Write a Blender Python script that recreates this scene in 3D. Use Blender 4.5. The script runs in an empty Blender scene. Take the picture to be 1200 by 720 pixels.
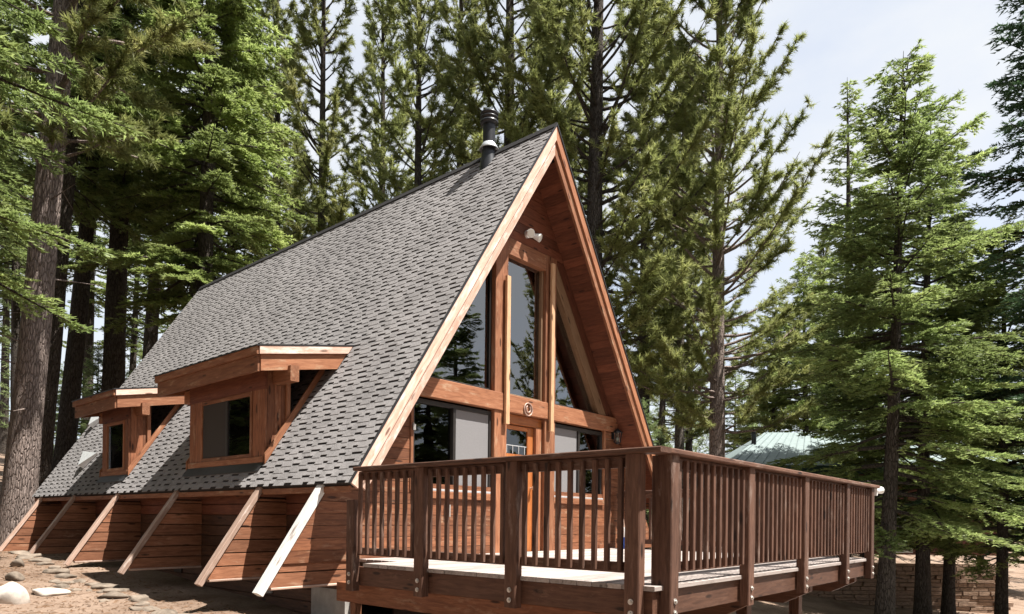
import bpy, math, random
import numpy as np
from mathutils import Vector, Matrix

random.seed(7)
sc = bpy.context.scene
col = sc.collection

# ------------------------------------------------------------------ camera
CAM = Vector((-7.828, -6.551, 0.467)); YAW = 0.7121; ROLL = 0.0112
FWD = Vector((math.cos(YAW), math.sin(YAW), 0)); RGT = Vector((math.sin(YAW), -math.cos(YAW), 0)); UPV = Vector((0, 0, 1))
cr_, sr_ = math.cos(ROLL), math.sin(ROLL)
cam_r = RGT * cr_ + UPV * sr_
cam_u = UPV * cr_ - RGT * sr_
cam = bpy.data.cameras.new('camera')
cam.sensor_width = 36; cam.lens = 36 * 806.09 / 1200
cam.shift_y = (609.7 - 360) / 1200
cam.clip_start = 0.05; cam.clip_end = 2000
camo = bpy.data.objects.new('camera', cam); col.objects.link(camo)
camo.matrix_world = Matrix((
    (cam_r.x, cam_u.x, -FWD.x, CAM.x), (cam_r.y, cam_u.y, -FWD.y, CAM.y), (cam_r.z, cam_u.z, -FWD.z, CAM.z), (0, 0, 0, 1)))
sc.camera = camo

# ------------------------------------------------------------------ world, sun, exposure
SUN = Vector((0.175, -0.44, 1.0)).normalized()
elev = math.asin(SUN.z); azim = math.atan2(SUN.x, SUN.y)
w = bpy.data.worlds.new('World'); sc.world = w; w.use_nodes = True
nt = w.node_tree; nt.nodes.clear()
N = nt.nodes.new; L = nt.links.new
out = N('ShaderNodeOutputWorld'); bg = N('ShaderNodeBackground'); sky = N('ShaderNodeTexSky')
sky.sky_type = 'NISHITA'; sky.sun_disc = False; sky.sun_elevation = elev; sky.sun_rotation = azim
sky.altitude = 1900; sky.air_density = 1.0; sky.dust_density = 1.5
tc = N('ShaderNodeTexCoord'); mp = N('ShaderNodeMapping'); mp.inputs['Scale'].default_value = (1.2, 1.2, 2.6)
ns = N('ShaderNodeTexNoise'); ns.inputs['Scale'].default_value = 2.2; ns.inputs['Detail'].default_value = 7; ns.inputs['Roughness'].default_value = .55
rp = N('ShaderNodeMapRange'); rp.inputs['From Min'].default_value = .28; rp.inputs['From Max'].default_value = .62
rp.inputs['To Min'].default_value = .62; rp.inputs['To Max'].default_value = .97
mx = N('ShaderNodeMixRGB'); mx.inputs['Color2'].default_value = (3.6, 3.7, 3.82, 1)
L(tc.outputs['Generated'], mp.inputs['Vector']); L(mp.outputs['Vector'], ns.inputs['Vector']); L(ns.outputs['Fac'], rp.inputs['Value'])
L(rp.outputs['Result'], mx.inputs['Fac']); L(sky.outputs['Color'], mx.inputs['Color1'])
L(mx.outputs['Color'], bg.inputs['Color']); bg.inputs['Strength'].default_value = 0.1
L(bg.outputs['Background'], out.inputs['Surface'])
sun = bpy.data.lights.new('sun', 'SUN'); sun.energy = 5.0; sun.angle = math.radians(.53); sun.color = (1, .955, .88)
suno = bpy.data.objects.new('sun', sun); col.objects.link(suno); suno.location = (0, 0, 40)
suno.rotation_euler = (-SUN).to_track_quat('-Z', 'Y').to_euler()
vs = sc.view_settings; vs.view_transform = 'Standard'; vs.look = 'None'; vs.gamma = 1; vs.use_curve_mapping = False
vs.exposure = 1.38

# ------------------------------------------------------------------ helpers
WM = {}                                    # world matrices (not yet evaluated by the depsgraph)
def link(o, parent, M):
    col.objects.link(o); WM[o] = M.copy()
    if parent is not None:
        o.parent = parent; o.matrix_local = WM[parent].inverted() @ M
    else:
        o.matrix_world = M
    return o
def tag(o, label=None, cat=None, group=None, kind=None):
    if label: o['label'] = label
    if cat: o['category'] = cat
    if group: o['group'] = group
    if kind: o['kind'] = kind
    return o
def thing(name, label, cat, loc, group=None, M=None):
    o = bpy.data.objects.new(name, None); o.empty_display_size = .2
    link(o, None, M if M is not None else Matrix.Translation(loc)); return tag(o, label, cat, group)
def mesh_np(name, V, F, smooth=False):
    """V (n,3) array, F (m,k) int array, all faces the same size"""
    me = bpy.data.meshes.new(name); V = np.asarray(V, np.float32); F = np.asarray(F, np.int32); m, k = F.shape
    me.vertices.add(len(V)); me.vertices.foreach_set('co', V.ravel())
    me.loops.add(m * k); me.loops.foreach_set('vertex_index', F.ravel())
    me.polygons.add(m); me.polygons.foreach_set('loop_start', np.arange(m, dtype=np.int32) * k)
    me.update(calc_edges=True); me.polygons.foreach_set('use_smooth', np.full(m, bool(smooth))); return me
def mesh_py(name, V, F, smooth=False):
    me = bpy.data.meshes.new(name); me.from_pydata([tuple(v) for v in V], [], F)
    if smooth: me.polygons.foreach_set('use_smooth', [True] * len(me.polygons))
    me.update(); return me
def obj(name, me, mat, parent=None, M=None):
    o = bpy.data.objects.new(name, me)
    if mat is not None and not me.materials: me.materials.append(mat)
    return link(o, parent, M if M is not None else (WM[parent] if parent is not None else Matrix()))
class MB:
    """collects world-space faces of ONE part"""
    def __init__(s): s.V = []; s.F = []; s.sm = []
    def add(s, V, F, smooth=False):
        b = len(s.V); s.V += [tuple(v) for v in V]; s.F += [tuple(i + b for i in f) for f in F]; s.sm += [smooth] * len(F); return s
    def box(s, a, b):
        x0, y0, z0 = a; x1, y1, z1 = b
        return s.add([(x0,y0,z0),(x1,y0,z0),(x1,y1,z0),(x0,y1,z0),(x0,y0,z1),(x1,y0,z1),(x1,y1,z1),(x0,y1,z1)],
                     [(0,3,2,1),(4,5,6,7),(0,1,5,4),(1,2,6,5),(2,3,7,6),(3,0,4,7)])
    def prism(s, P, d):
        P = [Vector(p) for p in P]; d = Vector(d); n = len(P)
        nrm = (P[1] - P[0]).cross(P[2] - P[0])
        if nrm.dot(d) > 0: P = P[::-1]
        return s.add(P + [p + d for p in P], [tuple(range(n)), tuple(range(2 * n - 1, n - 1, -1))] + [(i, i + n, (i + 1) % n + n, (i + 1) % n) for i in range(n)])
    def tube(s, p0, p1, r0, r1=None, n=14, cap=True):
        p0 = Vector(p0); p1 = Vector(p1); r1 = r0 if r1 is None else r1
        ax = (p1 - p0).normalized(); a = ax.orthogonal().normalized(); b = ax.cross(a)
        V = []
        for p, r in ((p0, r0), (p1, r1)):
            V += [p + (a * math.cos(2*math.pi*i/n) + b * math.sin(2*math.pi*i/n)) * r for i in range(n)]
        s.add(V, [(i, (i+1) % n, (i+1) % n + n, i + n) for i in range(n)], True)
        if cap: s.add(V, [tuple(range(n-1, -1, -1)), tuple(range(n, 2*n))])
        return s
    def lathe(s, c, prof, n=20):
        c = Vector(c); V = []
        for r, z in prof: V += [c + Vector((r*math.cos(2*math.pi*i/n), r*math.sin(2*math.pi*i/n), z)) for i in range(n)]
        return s.add(V, [(j*n+i, j*n+(i+1) % n, (j+1)*n+(i+1) % n, (j+1)*n+i) for j in range(len(prof)-1) for i in range(n)], True)
    def build(s, name, mat, parent=None):
        M = WM[parent] if parent is not None else Matrix()
        Mi = M.inverted(); me = bpy.data.meshes.new(name)
        me.from_pydata([tuple(Mi @ Vector(v)) for v in s.V], [], s.F)
        me.polygons.foreach_set('use_smooth', s.sm); me.update()
        return obj(name, me, mat, parent, M)
_bc = {}
def beam_mesh(Lx, W, T, mat, ch):
    k = (round(Lx, 3), round(W, 4), round(T, 4), mat.name, ch)
    if k not in _bc:
        hx, hw, ht = Lx/2, W/2, T/2; c = ch
        prof = [(-hw+c,-ht),(hw-c,-ht),(hw,-ht+c),(hw,ht-c),(hw-c,ht),(-hw+c,ht),(-hw,ht-c),(-hw,-ht+c)]
        V = [(-hx,)+p for p in prof] + [(hx,)+p for p in prof]
        F = [tuple(range(7,-1,-1)), tuple(range(8,16))] + [(i,(i+1)%8,(i+1)%8+8,i+8) for i in range(8)]
        me = mesh_py('beam', V, F); me.materials.append(mat); _bc[k] = me
    return _bc[k]
def beam(name, parent, mat, p0, p1, W, T, wdir=(0,0,1), ch=.006):
    """a timber from p0 to p1 (centre line), W along wdir, T across"""
    p0 = Vector(p0); p1 = Vector(p1); x = (p1-p0).normalized(); wv = Vector(wdir); wv = (wv - x*wv.dot(x)).normalized(); t = x.cross(wv)
    c = (p0+p1)/2
    M = Matrix(((x.x,wv.x,t.x,c.x),(x.y,wv.y,t.y,c.y),(x.z,wv.z,t.z,c.z),(0,0,0,1)))
    return link(bpy.data.objects.new(name, beam_mesh((p1-p0).length, W, T, mat, min(ch, T*.3, W*.3))), parent, M)
def bbox(name, parent, mat, a, b, ch=.006):
    """axis-aligned timber, grain along its longest side"""
    a = Vector(a); b = Vector(b); dd = b-a; ax = max(range(3), key=lambda i: abs(dd[i])); c = (a+b)/2
    e = Vector((0,0,0)); e[ax] = abs(dd[ax])/2
    o = [i for i in range(3) if i != ax]; wv = Vector((0,0,0)); wv[o[1]] = 1
    return beam(name, parent, mat, c-e, c+e, abs(dd[o[1]]), abs(dd[o[0]]), wv, ch)
def plank(name, parent, mat, P, d):
    """a board cut to polygon P, thickness vector d; grain along P0-P1"""
    P = [Vector(p) for p in P]; x = (P[1]-P[0]).normalized(); d = Vector(d); n = d.normalized(); y = n.cross(x)
    c = sum(P, Vector())/len(P)
    M = Matrix(((x.x,y.x,n.x,c.x),(x.y,y.y,n.y,c.y),(x.z,y.z,n.z,c.z),(0,0,0,1))); Mi = M.inverted()
    m = MB(); m.prism([Mi@p for p in P], (0,0,d.length))
    return obj(name, mesh_py(name, m.V, m.F), mat, parent, M)

# ------------------------------------------------------------------ materials
def newmat(name):
    m = bpy.data.materials.new(name); m.use_nodes = True; n = m.node_tree; n.nodes.clear()
    o = n.nodes.new('ShaderNodeOutputMaterial'); p = n.nodes.new('ShaderNodeBsdfPrincipled'); n.links.new(p.outputs[0], o.inputs[0])
    return m, n, p
def ramp(n, stops):
    r = n.nodes.new('ShaderNodeValToRGB'); e = r.color_ramp.elements
    while len(e) < len(stops): e.new(.5)
    for i, (p, c) in enumerate(stops): e[i].position = p; e[i].color = (*c, 1)
    return r
def wood(name, c0, c1, c2, rough=.62, stretch=14, knots=True, bump=.25, weather=None):
    m, n, p = newmat(name); A = n.nodes.new; K = n.links.new
    tc = A('ShaderNodeTexCoord'); oi = A('ShaderNodeObjectInfo')
    add = A('ShaderNodeVectorMath'); add.operation = 'MULTIPLY_ADD'; add.inputs[1].default_value = (37, 91, 53)
    K(oi.outputs['Random'], add.inputs[0]); K(tc.outputs['Object'], add.inputs[2])
    mp = A('ShaderNodeMapping'); mp.inputs['Scale'].default_value = (1.6, stretch, stretch); K(add.outputs[0], mp.inputs['Vector'])
    nz = A('ShaderNodeTexNoise'); nz.inputs['Scale'].default_value = 2.5; nz.inputs['Detail'].default_value = 6; nz.inputs['Roughness'].default_value = .65; nz.inputs['Distortion'].default_value = .6
    K(mp.outputs[0], nz.inputs['Vector'])
    r = ramp(n, [(.28, c0), (.5, c1), (.74, c2)]); K(nz.outputs['Fac'], r.inputs[0])
    col_ = r.outputs[0]
    # board-to-board value shift
    hsv = A('ShaderNodeHueSaturation'); mr = A('ShaderNodeMapRange'); mr.inputs['To Min'].default_value = .72; mr.inputs['To Max'].default_value = 1.25
    K(oi.outputs['Random'], mr.inputs['Value']); K(mr.outputs[0], hsv.inputs['Value']); K(col_, hsv.inputs['Color']); col_ = hsv.outputs[0]
    if knots:
        mp2 = A('ShaderNodeMapping'); mp2.inputs['Scale'].default_value = (2.2, 9, 9); K(add.outputs[0], mp2.inputs['Vector'])
        vo = A('ShaderNodeTexVoronoi'); vo.inputs['Scale'].default_value = 1.0; K(mp2.outputs[0], vo.inputs['Vector'])
        kr = ramp(n, [(.0, (1,1,1)), (.1, (1,1,1)), (.17, (0,0,0))]); K(vo.outputs['Distance'], kr.inputs[0])
        mk = A('ShaderNodeMixRGB'); mk.inputs['Color2'].default_value = (*[v*.45 for v in c0], 1); K(kr.outputs[0], mk.inputs[0]); K(col_, mk.inputs['Color1']); col_ = mk.outputs[0]
    if weather:
        wn = A('ShaderNodeTexNoise'); wn.inputs['Scale'].default_value = 3.2; wn.inputs['Detail'].default_value = 5; wn.inputs['Roughness'].default_value = .7
        mpw = A('ShaderNodeMapping'); mpw.inputs['Scale'].default_value = (.8, 3, 3); K(add.outputs[0], mpw.inputs['Vector']); K(mpw.outputs[0], wn.inputs['Vector'])
        wr = ramp(n, [(weather[1], (0,0,0)), (weather[1]+.16, (1,1,1))]); K(wn.outputs['Fac'], wr.inputs[0])
        mw = A('ShaderNodeMixRGB'); mw.inputs['Color2'].default_value = (*weather[0], 1); K(wr.outputs[0], mw.inputs[0]); K(col_, mw.inputs['Color1']); col_ = mw.outputs[0]
    K(col_, p.inputs['Base Color'])
    bp = A('ShaderNodeBump'); bp.inputs['Strength'].default_value = bump; bp.inputs['Distance'].default_value = .006; K(nz.outputs['Fac'], bp.inputs['Height']); K(bp.outputs[0], p.inputs['Normal'])
    p.inputs['Roughness'].default_value = rough; p.inputs['Specular IOR Level'].default_value = .35
    return m
def plain(name, c, rough=.6, metal=0, nscale=20, var=.25, bump=.1, spec=.4, detail=5):
    m, n, p = newmat(name); A = n.nodes.new; K = n.links.new
    tc = A('ShaderNodeTexCoord'); oi = A('ShaderNodeObjectInfo')
    add = A('ShaderNodeVectorMath'); add.operation = 'MULTIPLY_ADD'; add.inputs[1].default_value = (37, 91, 53)
    K(oi.outputs['Random'], add.inputs[0]); K(tc.outputs['Object'], add.inputs[2])
    nz = A('ShaderNodeTexNoise'); nz.inputs['Scale'].default_value = nscale; nz.inputs['Detail'].default_value = detail; nz.inputs['Roughness'].default_value = .65
    K(add.outputs[0], nz.inputs['Vector'])
    r = ramp(n, [(.3, tuple(v*(1-var) for v in c)), (.7, tuple(min(1, v*(1+var)) for v in c))]); K(nz.outputs['Fac'], r.inputs[0]); K(r.outputs[0], p.inputs['Base Color'])
    if bump:
        b = A('ShaderNodeBump'); b.inputs['Strength'].default_value = bump; b.inputs['Distance'].default_value = .02; K(nz.outputs['Fac'], b.inputs['Height']); K(b.outputs[0], p.inputs['Normal'])
    p.inputs['Roughness'].default_value = rough; p.inputs['Metallic'].default_value = metal; p.inputs['Specular IOR Level'].default_value = spec
    return m
def foliage(name, c0, c1, c2, trans=.32):
    m, n, p = newmat(name); A = n.nodes.new; K = n.links.new
    o = [x for x in n.nodes if x.type == 'OUTPUT_MATERIAL'][0]
    tc = A('ShaderNodeTexCoord'); oi = A('ShaderNodeObjectInfo')
    add = A('ShaderNodeVectorMath'); add.operation = 'MULTIPLY_ADD'; add.inputs[1].default_value = (37, 91, 53)
    K(oi.outputs['Random'], add.inputs[0]); K(tc.outputs['Object'], add.inputs[2])
    nz = A('ShaderNodeTexNoise'); nz.inputs['Scale'].default_value = .9; nz.inputs['Detail'].default_value = 6; nz.inputs['Roughness'].default_value = .75
    K(add.outputs[0], nz.inputs['Vector']); r = ramp(n, [(.32, c0), (.5, c1), (.68, c2)]); K(nz.outputs['Fac'], r.inputs[0])
    at = A('ShaderNodeAttribute'); at.attribute_name = 'tint'
    hsv = A('ShaderNodeHueSaturation'); K(r.outputs[0], hsv.inputs['Color'])
    mr = A('ShaderNodeMapRange'); mr.inputs['To Min'].default_value = .62; mr.inputs['To Max'].default_value = 1.75; K(at.outputs['Fac'], mr.inputs['Value']); K(mr.outputs[0], hsv.inputs['Value'])
    K(hsv.outputs[0], p.inputs['Base Color']); p.inputs['Roughness'].default_value = .5; p.inputs['Specular IOR Level'].default_value = .3
    t = A('ShaderNodeBsdfTranslucent'); K(hsv.outputs[0], t.inputs['Color']); ms = A('ShaderNodeMixShader'); ms.inputs[0].default_value = trans
    K(p.outputs[0], ms.inputs[1]); K(t.outputs[0], ms.inputs[2]); K(ms.outputs[0], o.inputs[0])
    return m
def glass(name, refl, tint=(.55,.6,.58)):
    m, n, p = newmat(name); A = n.nodes.new; K = n.links.new; o = [x for x in n.nodes if x.type == 'OUTPUT_MATERIAL'][0]
    g = A('ShaderNodeBsdfGlossy'); g.inputs['Roughness'].default_value = .004; g.inputs['Color'].default_value = (.95,.97,1,1)
    t = A('ShaderNodeBsdfTransparent'); t.inputs['Color'].default_value = (*tint, 1)
    f = A('ShaderNodeFresnel'); f.inputs['IOR'].default_value = refl
    tc = A('ShaderNodeTexCoord'); nz = A('ShaderNodeTexNoise'); nz.inputs['Scale'].default_value = 1.3; K(tc.outputs['Object'], nz.inputs['Vector'])
    b = A('ShaderNodeBump'); b.inputs['Strength'].default_value = .05; b.inputs['Distance'].default_value = .05; K(nz.outputs['Fac'], b.inputs['Height']); K(b.outputs[0], g.inputs['Normal'])
    ms = A('ShaderNodeMixShader'); K(f.outputs[0], ms.inputs[0]); K(t.outputs[0], ms.inputs[1]); K(g.outputs[0], ms.inputs[2]); K(ms.outputs[0], o.inputs[0])
    n.nodes.remove(p); return m

M_cedar = wood('cedar_stain', (.105,.037,.018), (.195,.074,.035), (.29,.122,.060), weather=((.36,.22,.14), .57))
M_trim  = wood('cedar_trim', (.15,.056,.027), (.25,.102,.050), (.34,.16,.086), weather=((.40,.26,.165), .57))
M_rake  = wood('weathered_rake_board', (.42,.25,.18), (.55,.36,.28), (.66,.48,.40), weather=((.72,.62,.56), .5))
M_soffit= wood('soffit_boards', (.085,.026,.014), (.14,.046,.024), (.20,.072,.038))  # deepened so gable and raking wall carry the overhang shade in their colour
M_fin   = wood('fin_boards', (.13,.052,.027), (.24,.100,.052), (.34,.155,.086), weather=((.38,.22,.14), .60))
M_raft  = wood('bleached_rafter', (.26,.17,.13), (.40,.27,.21), (.50,.37,.31), weather=((.55,.46,.41), .55))
M_paint = wood('flaking_white_paint', (.46,.44,.42), (.60,.59,.57), (.68,.67,.66), weather=((.20,.14,.11), .55), knots=False)
M_rail  = wood('weathered_railing', (.050,.022,.014), (.098,.047,.030), (.155,.082,.056), weather=((.23,.165,.135), .57), rough=.7)
M_rim   = wood('deck_rim', (.060,.026,.015), (.105,.047,.028), (.16,.080,.050), weather=((.22,.12,.08), .62))
M_deck  = wood('deck_board', (.23,.19,.17), (.32,.275,.255), (.40,.35,.33), weather=((.26,.21,.185), .58), rough=.75)
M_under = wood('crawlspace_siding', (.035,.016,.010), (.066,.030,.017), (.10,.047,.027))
M_door  = wood('varnished_door', (.32,.095,.028), (.45,.15,.046), (.54,.21,.07), rough=.35, knots=False)
M_inter = wood('interior_pine', (.16,.09,.05), (.24,.14,.08), (.30,.19,.11))
M_jamb  = wood('pale_jamb', (.15,.085,.045), (.22,.13,.072), (.28,.175,.10))
def shingle_mat():
    m = plain('asphalt_shingle', (.236,.224,.224), .95, 0, 60, .24, .3, .15, 8); n = m.node_tree; A = n.nodes.new; K = n.links.new
    p = [x for x in n.nodes if x.type == 'BSDF_PRINCIPLED'][0]; src = p.inputs['Base Color'].links[0].from_socket
    ge = A('ShaderNodeNewGeometry'); nz = A('ShaderNodeTexNoise'); nz.inputs['Scale'].default_value = .8; nz.inputs['Detail'].default_value = 6; nz.inputs['Roughness'].default_value = .7; K(ge.outputs['Position'], nz.inputs['Vector'])
    vo = A('ShaderNodeTexVoronoi'); vo.inputs['Scale'].default_value = 7; K(ge.outputs['Position'], vo.inputs['Vector'])
    sp = A('ShaderNodeSeparateColor'); K(vo.outputs['Color'], sp.inputs[0])
    r1 = A('ShaderNodeMapRange'); r1.inputs['From Min'].default_value = .3; r1.inputs['From Max'].default_value = .7; r1.inputs['To Min'].default_value = .84; r1.inputs['To Max'].default_value = 1.1; K(nz.outputs['Fac'], r1.inputs['Value'])
    r2 = A('ShaderNodeMapRange'); r2.inputs['To Min'].default_value = .86; r2.inputs['To Max'].default_value = 1.1; K(sp.outputs[0], r2.inputs['Value'])
    mu = A('ShaderNodeMath'); mu.operation = 'MULTIPLY'; K(r1.outputs[0], mu.inputs[0]); K(r2.outputs[0], mu.inputs[1])
    h = A('ShaderNodeHueSaturation'); K(mu.outputs[0], h.inputs['Value']); K(src, h.inputs['Color']); K(h.outputs[0], p.inputs['Base Color']); return m
M_shing = shingle_mat()
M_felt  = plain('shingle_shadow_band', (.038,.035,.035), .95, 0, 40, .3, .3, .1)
M_drip  = plain('dark_drip_edge', (.045,.045,.048), .45, .6, 8, .2, 0)
M_black = plain('black_pipe', (.035,.036,.040), .38, .5, 6, .25, .03)
M_galv  = plain('galvanised_metal', (.72,.74,.76), .42, .6, 14, .12, .05)
M_bolt  = plain('zinc_bolt', (.55,.53,.50), .45, .85, 30, .25, 0)
M_bronze= plain('bronze_sash', (.030,.026,.024), .45, .2, 10, .2, 0)
M_screen= plain('grey_screen', (.20,.195,.20), .85, 0, 90, .08, .05, .2)
M_alu   = plain('aluminium_sill', (.62,.62,.63), .4, .5, 15, .1, 0)
M_white = plain('white_enamel', (.80,.80,.79), .4, 0, 10, .05, 0)
M_conc  = plain('concrete', (.33,.31,.29), .9, 0, 6, .22, .25, .2, 8)
M_glass = glass('window_glass', 2.7)
M_strip = wood('golden_strip', (.36,.20,.10), (.50,.30,.17), (.60,.39,.24), weather=((.62,.45,.33), .6))
M_glass2= glass('small_window_glass', 1.9)
M_lens  = plain('lamp_lens', (.70,.70,.66), .15, 0, 10, .05, 0, .6)
M_blue  = plain('blue_plastic', (.03,.10,.42), .4, 0, 10, .1, 0)
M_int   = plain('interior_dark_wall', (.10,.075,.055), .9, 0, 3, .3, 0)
M_pale  = plain('pale_boulder', (.50,.45,.40), .9, 0, 4, .3, .6, .2, 9)
M_copper= plain('dull_copper', (.40,.27,.22), .5, .3, 10, .2, 0)
M_rock  = plain('granite_rock', (.18,.145,.115), .9, 0, 5, .55, .9, .2, 9)
M_stone = plain('ledge_stone', (.27,.185,.135), .9, 0, 4, .5, .5, .2, 8)
M_green = plain('green_metal_roof', (.19,.235,.235), .55, .1, 5, .12, 0)
M_greenf= plain('green_fascia', (.03,.065,.060), .5, .2, 5, .12, 0)
M_nwall = wood('neighbour_siding', (.085,.030,.020), (.13,.045,.030), (.17,.065,.045))

# ------------------------------------------------------------------ terrain
def sst(a, b, v):
    t = np.clip((v - a) / (b - a), 0, 1); return t*t*(3-2*t)
def gz(x, y):
    x = np.asarray(x, float); y = np.asarray(y, float)
    base = -.25 - .065*(8 - np.minimum(y, 8))
    base = np.maximum(base, -2.2)
    hill = np.minimum(np.maximum(y-11, 0)*.13, 5.5) * (1 - sst(3, 15, x))
    drop = 1.15*sst(-3, 7, x)*(1 - sst(-1, 9, y)) + .65*sst(8, 20, x)
    mound = .10*np.sin(x*1.1+.4)*np.sin(y*.9+1) + .05*np.sin(x*2.7)*np.sin(y*2.3) + .02*np.sin(x*6.1+y*1.3)*np.sin(y*5.7)
    return base + hill - drop + mound*(.35 + .65*sst(-4.4, -6.5, x))
def gzf(x, y): return float(gz(x, y))
def grid_axis(): return np.concatenate([np.linspace(-260, -30, 16)[:-1], np.linspace(-30, -12, 15)[:-1], np.linspace(-12, 14, 150)[:-1], np.linspace(14, 60, 46)[:-1], np.linspace(60, 300, 16)])
gx = grid_axis(); gy = grid_axis()
GX, GY = np.meshgrid(gx, gy, indexing='ij'); n1, n2 = GX.shape
V = np.stack([GX, GY, gz(GX, GY)], -1).reshape(-1, 3)
idx = np.arange(n1*n2).reshape(n1, n2)
F = np.stack([idx[:-1,:-1], idx[1:,:-1], idx[1:,1:], idx[:-1,1:]], -1).reshape(-1, 4)
def ground_mat():
    m, n, p = newmat('dirt_and_needles'); A = n.nodes.new; K = n.links.new
    tc = A('ShaderNodeTexCoord')
    a = A('ShaderNodeTexNoise'); a.inputs['Scale'].default_value = .55; a.inputs['Detail'].default_value = 9; a.inputs['Roughness'].default_value = .68; K(tc.outputs['Object'], a.inputs['Vector'])
    r = ramp(n, [(.34, (.13,.082,.056)), (.48, (.22,.155,.115)), (.60, (.29,.21,.16)), (.74, (.17,.105,.068))]); K(a.outputs['Fac'], r.inputs[0])
    b = A('ShaderNodeTexNoise'); b.inputs['Scale'].default_value = 24; b.inputs['Detail'].default_value = 8; b.inputs['Roughness'].default_value = .8; K(tc.outputs['Object'], b.inputs['Vector'])
    r2 = ramp(n, [(.34, (.42,.38,.34)), (.52, (1,1,1)), (.68, (1.0,.97,.95))]); K(b.outputs['Fac'], r2.inputs[0])
    mm = A('ShaderNodeMixRGB'); mm.blend_type = 'MULTIPLY'; mm.inputs[0].default_value = .85; K(r.outputs[0], mm.inputs[1]); K(r2.outputs[0], mm.inputs[2]); K(mm.outputs[0], p.inputs['Base Color'])
    bp = A('ShaderNodeBump'); bp.inputs['Strength'].default_value = .8; bp.inputs['Distance'].default_value = .03; K(b.outputs['Fac'], bp.inputs['Height']); K(bp.outputs[0], p.inputs['Normal'])
    p.inputs['Roughness'].default_value = .95; p.inputs['Specular IOR Level'].default_value = .15; return m
g = obj('ground', mesh_np('ground', V, F, True), ground_mat()); g['kind'] = 'structure'
# pale concrete driveway below the far end of the deck
dx = np.linspace(3.0, 13.5, 40); dy = np.linspace(-16, -1.6, 40); DX, DY = np.meshgrid(dx, dy, indexing='ij')
V = np.stack([DX, DY, gz(DX, DY)+.03], -1).reshape(-1, 3); idx = np.arange(1600).reshape(40, 40)
F = np.stack([idx[:-1,:-1], idx[1:,:-1], idx[1:,1:], idx[:-1,1:]], -1).reshape(-1, 4)
dr = obj('driveway', mesh_np('driveway', V, F, True), M_conc); dr['kind'] = 'structure'

# ------------------------------------------------------------------ the cabin
H = 6.129; m_ = 1.517; q_ = math.sqrt(1+m_*m_); YF = -.537; YB = 10.51; ZE = .849; XE = -(H-ZE)/m_
XW = 3.02
def xr_(z, o): return (H - o - z)/m_            # half width under the roof at height z, vertical offset o
cabin = thing('a_frame_cabin', 'steep cedar A-frame cabin with grey shingle roof and two shed dormers', 'cabin', (0, 0, -.6))
def roof_poly(sgn, o0, o1, x0=XE):
    """slice of the roof section between two vertical offsets, square cut at the eave"""
    P = [(x0 + m_*o0/q_**2, H+m_*x0 - o0/q_**2), (0, H-o0), (0, H-o1), (x0 + m_*o1/q_**2, H+m_*x0 - o1/q_**2)]
    return [(-sgn*x, z) for x, z in P]
roofs = {}
for sgn in (-1, 1):
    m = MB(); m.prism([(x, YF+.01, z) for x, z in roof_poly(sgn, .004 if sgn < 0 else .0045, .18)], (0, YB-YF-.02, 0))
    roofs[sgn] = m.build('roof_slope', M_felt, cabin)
# shingle tabs: every course has full tabs and short tabs; the gap under a short tab shows the dark band
EXP = .0965; slope_len = (H-ZE)/m_*q_
up = Vector((1, 0, m_))/q_; nrm = Vector((-m_, 0, 1))/q_
rng = random.Random(11)
pieces = []
nrow = int(slope_len/EXP)
WQ = (.09, .11, .13, .16, .19, .23)
for i in range(nrow):
    s0 = i*EXP - .012; y = YF - .012 - rng.random()*.25; short = rng.random() < .5
    while y < YB:
        wd = rng.choice(WQ[1:]) if not short else rng.choice(WQ[:5])
        y0 = max(y, YF-.012); y1 = min(y+wd, YB+.01)
        if y1-y0 > .012: pieces.append((i, s0, y0, y1, short, wd, y0 == y and y1 == y+wd))
        y += wd; short = not short
def tab_world(sgn, s0, y0, y1, short, rise=0):
    a = s0 + (.036 if short else 0); b = s0 + EXP + .006
    e = Vector((XE, 0, ZE)); up_, n_ = up, nrm
    def pt(s, yy, h):
        p = e + up_*s + n_*h; return (-sgn*p.x if sgn > 0 else p.x, yy, p.z)
    t0 = .0075 + rise; t1 = .0025
    g_ = .0004
    lo = [pt(a, y0+g_, .001), pt(a, y1-g_, .001), pt(b, y1-g_, .001), pt(b, y0+g_, .001)]
    hi = [pt(a, y0+g_, t0), pt(a, y1-g_, t0), pt(b, y1-g_, t1), pt(b, y0+g_, t1)]
    return lo + hi
def pxarea(pc):
    p = Vector((XE, (pc[2]+pc[3])/2, ZE)) + up*pc[1]; d = (p - CAM); return (pc[3]-pc[2])*(.0625 if pc[4] else EXP)/d.length_squared * abs((-d.normalized()).dot(nrm))
order = sorted(range(len(pieces)), key=lambda k: -pxarea(pieces[k]) if pieces[k][6] else 0)
near = set(order[:300])
FQ = [(4,5,6,7),(0,1,5,4),(1,2,6,5),(2,3,7,6),(3,0,4,7)]
def tabs_mesh(name, sgn, ids, parent):
    V = []; F = []
    for k in ids:
        i, s0, y0, y1, sh, wd, full = pieces[k]; b = len(V); V += tab_world(sgn, s0, y0, y1, sh, (k*37 % 7)*.0002)
        F += [tuple(c+b for c in (f if sgn < 0 else f[::-1])) for f in FQ]
    Mi = WM[parent].inverted().translation
    me = mesh_np(name, np.array(V)+np.array(Mi), np.array(F)); return tag(obj(name, me, M_shing, parent), kind='stuff')
tabs_mesh('shingles', -1, [k for k in range(len(pieces)) if k not in near], roofs[-1])
tabs_mesh('shingles', 1, range(len(pieces)), roofs[1])
tab_cache = {}
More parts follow.
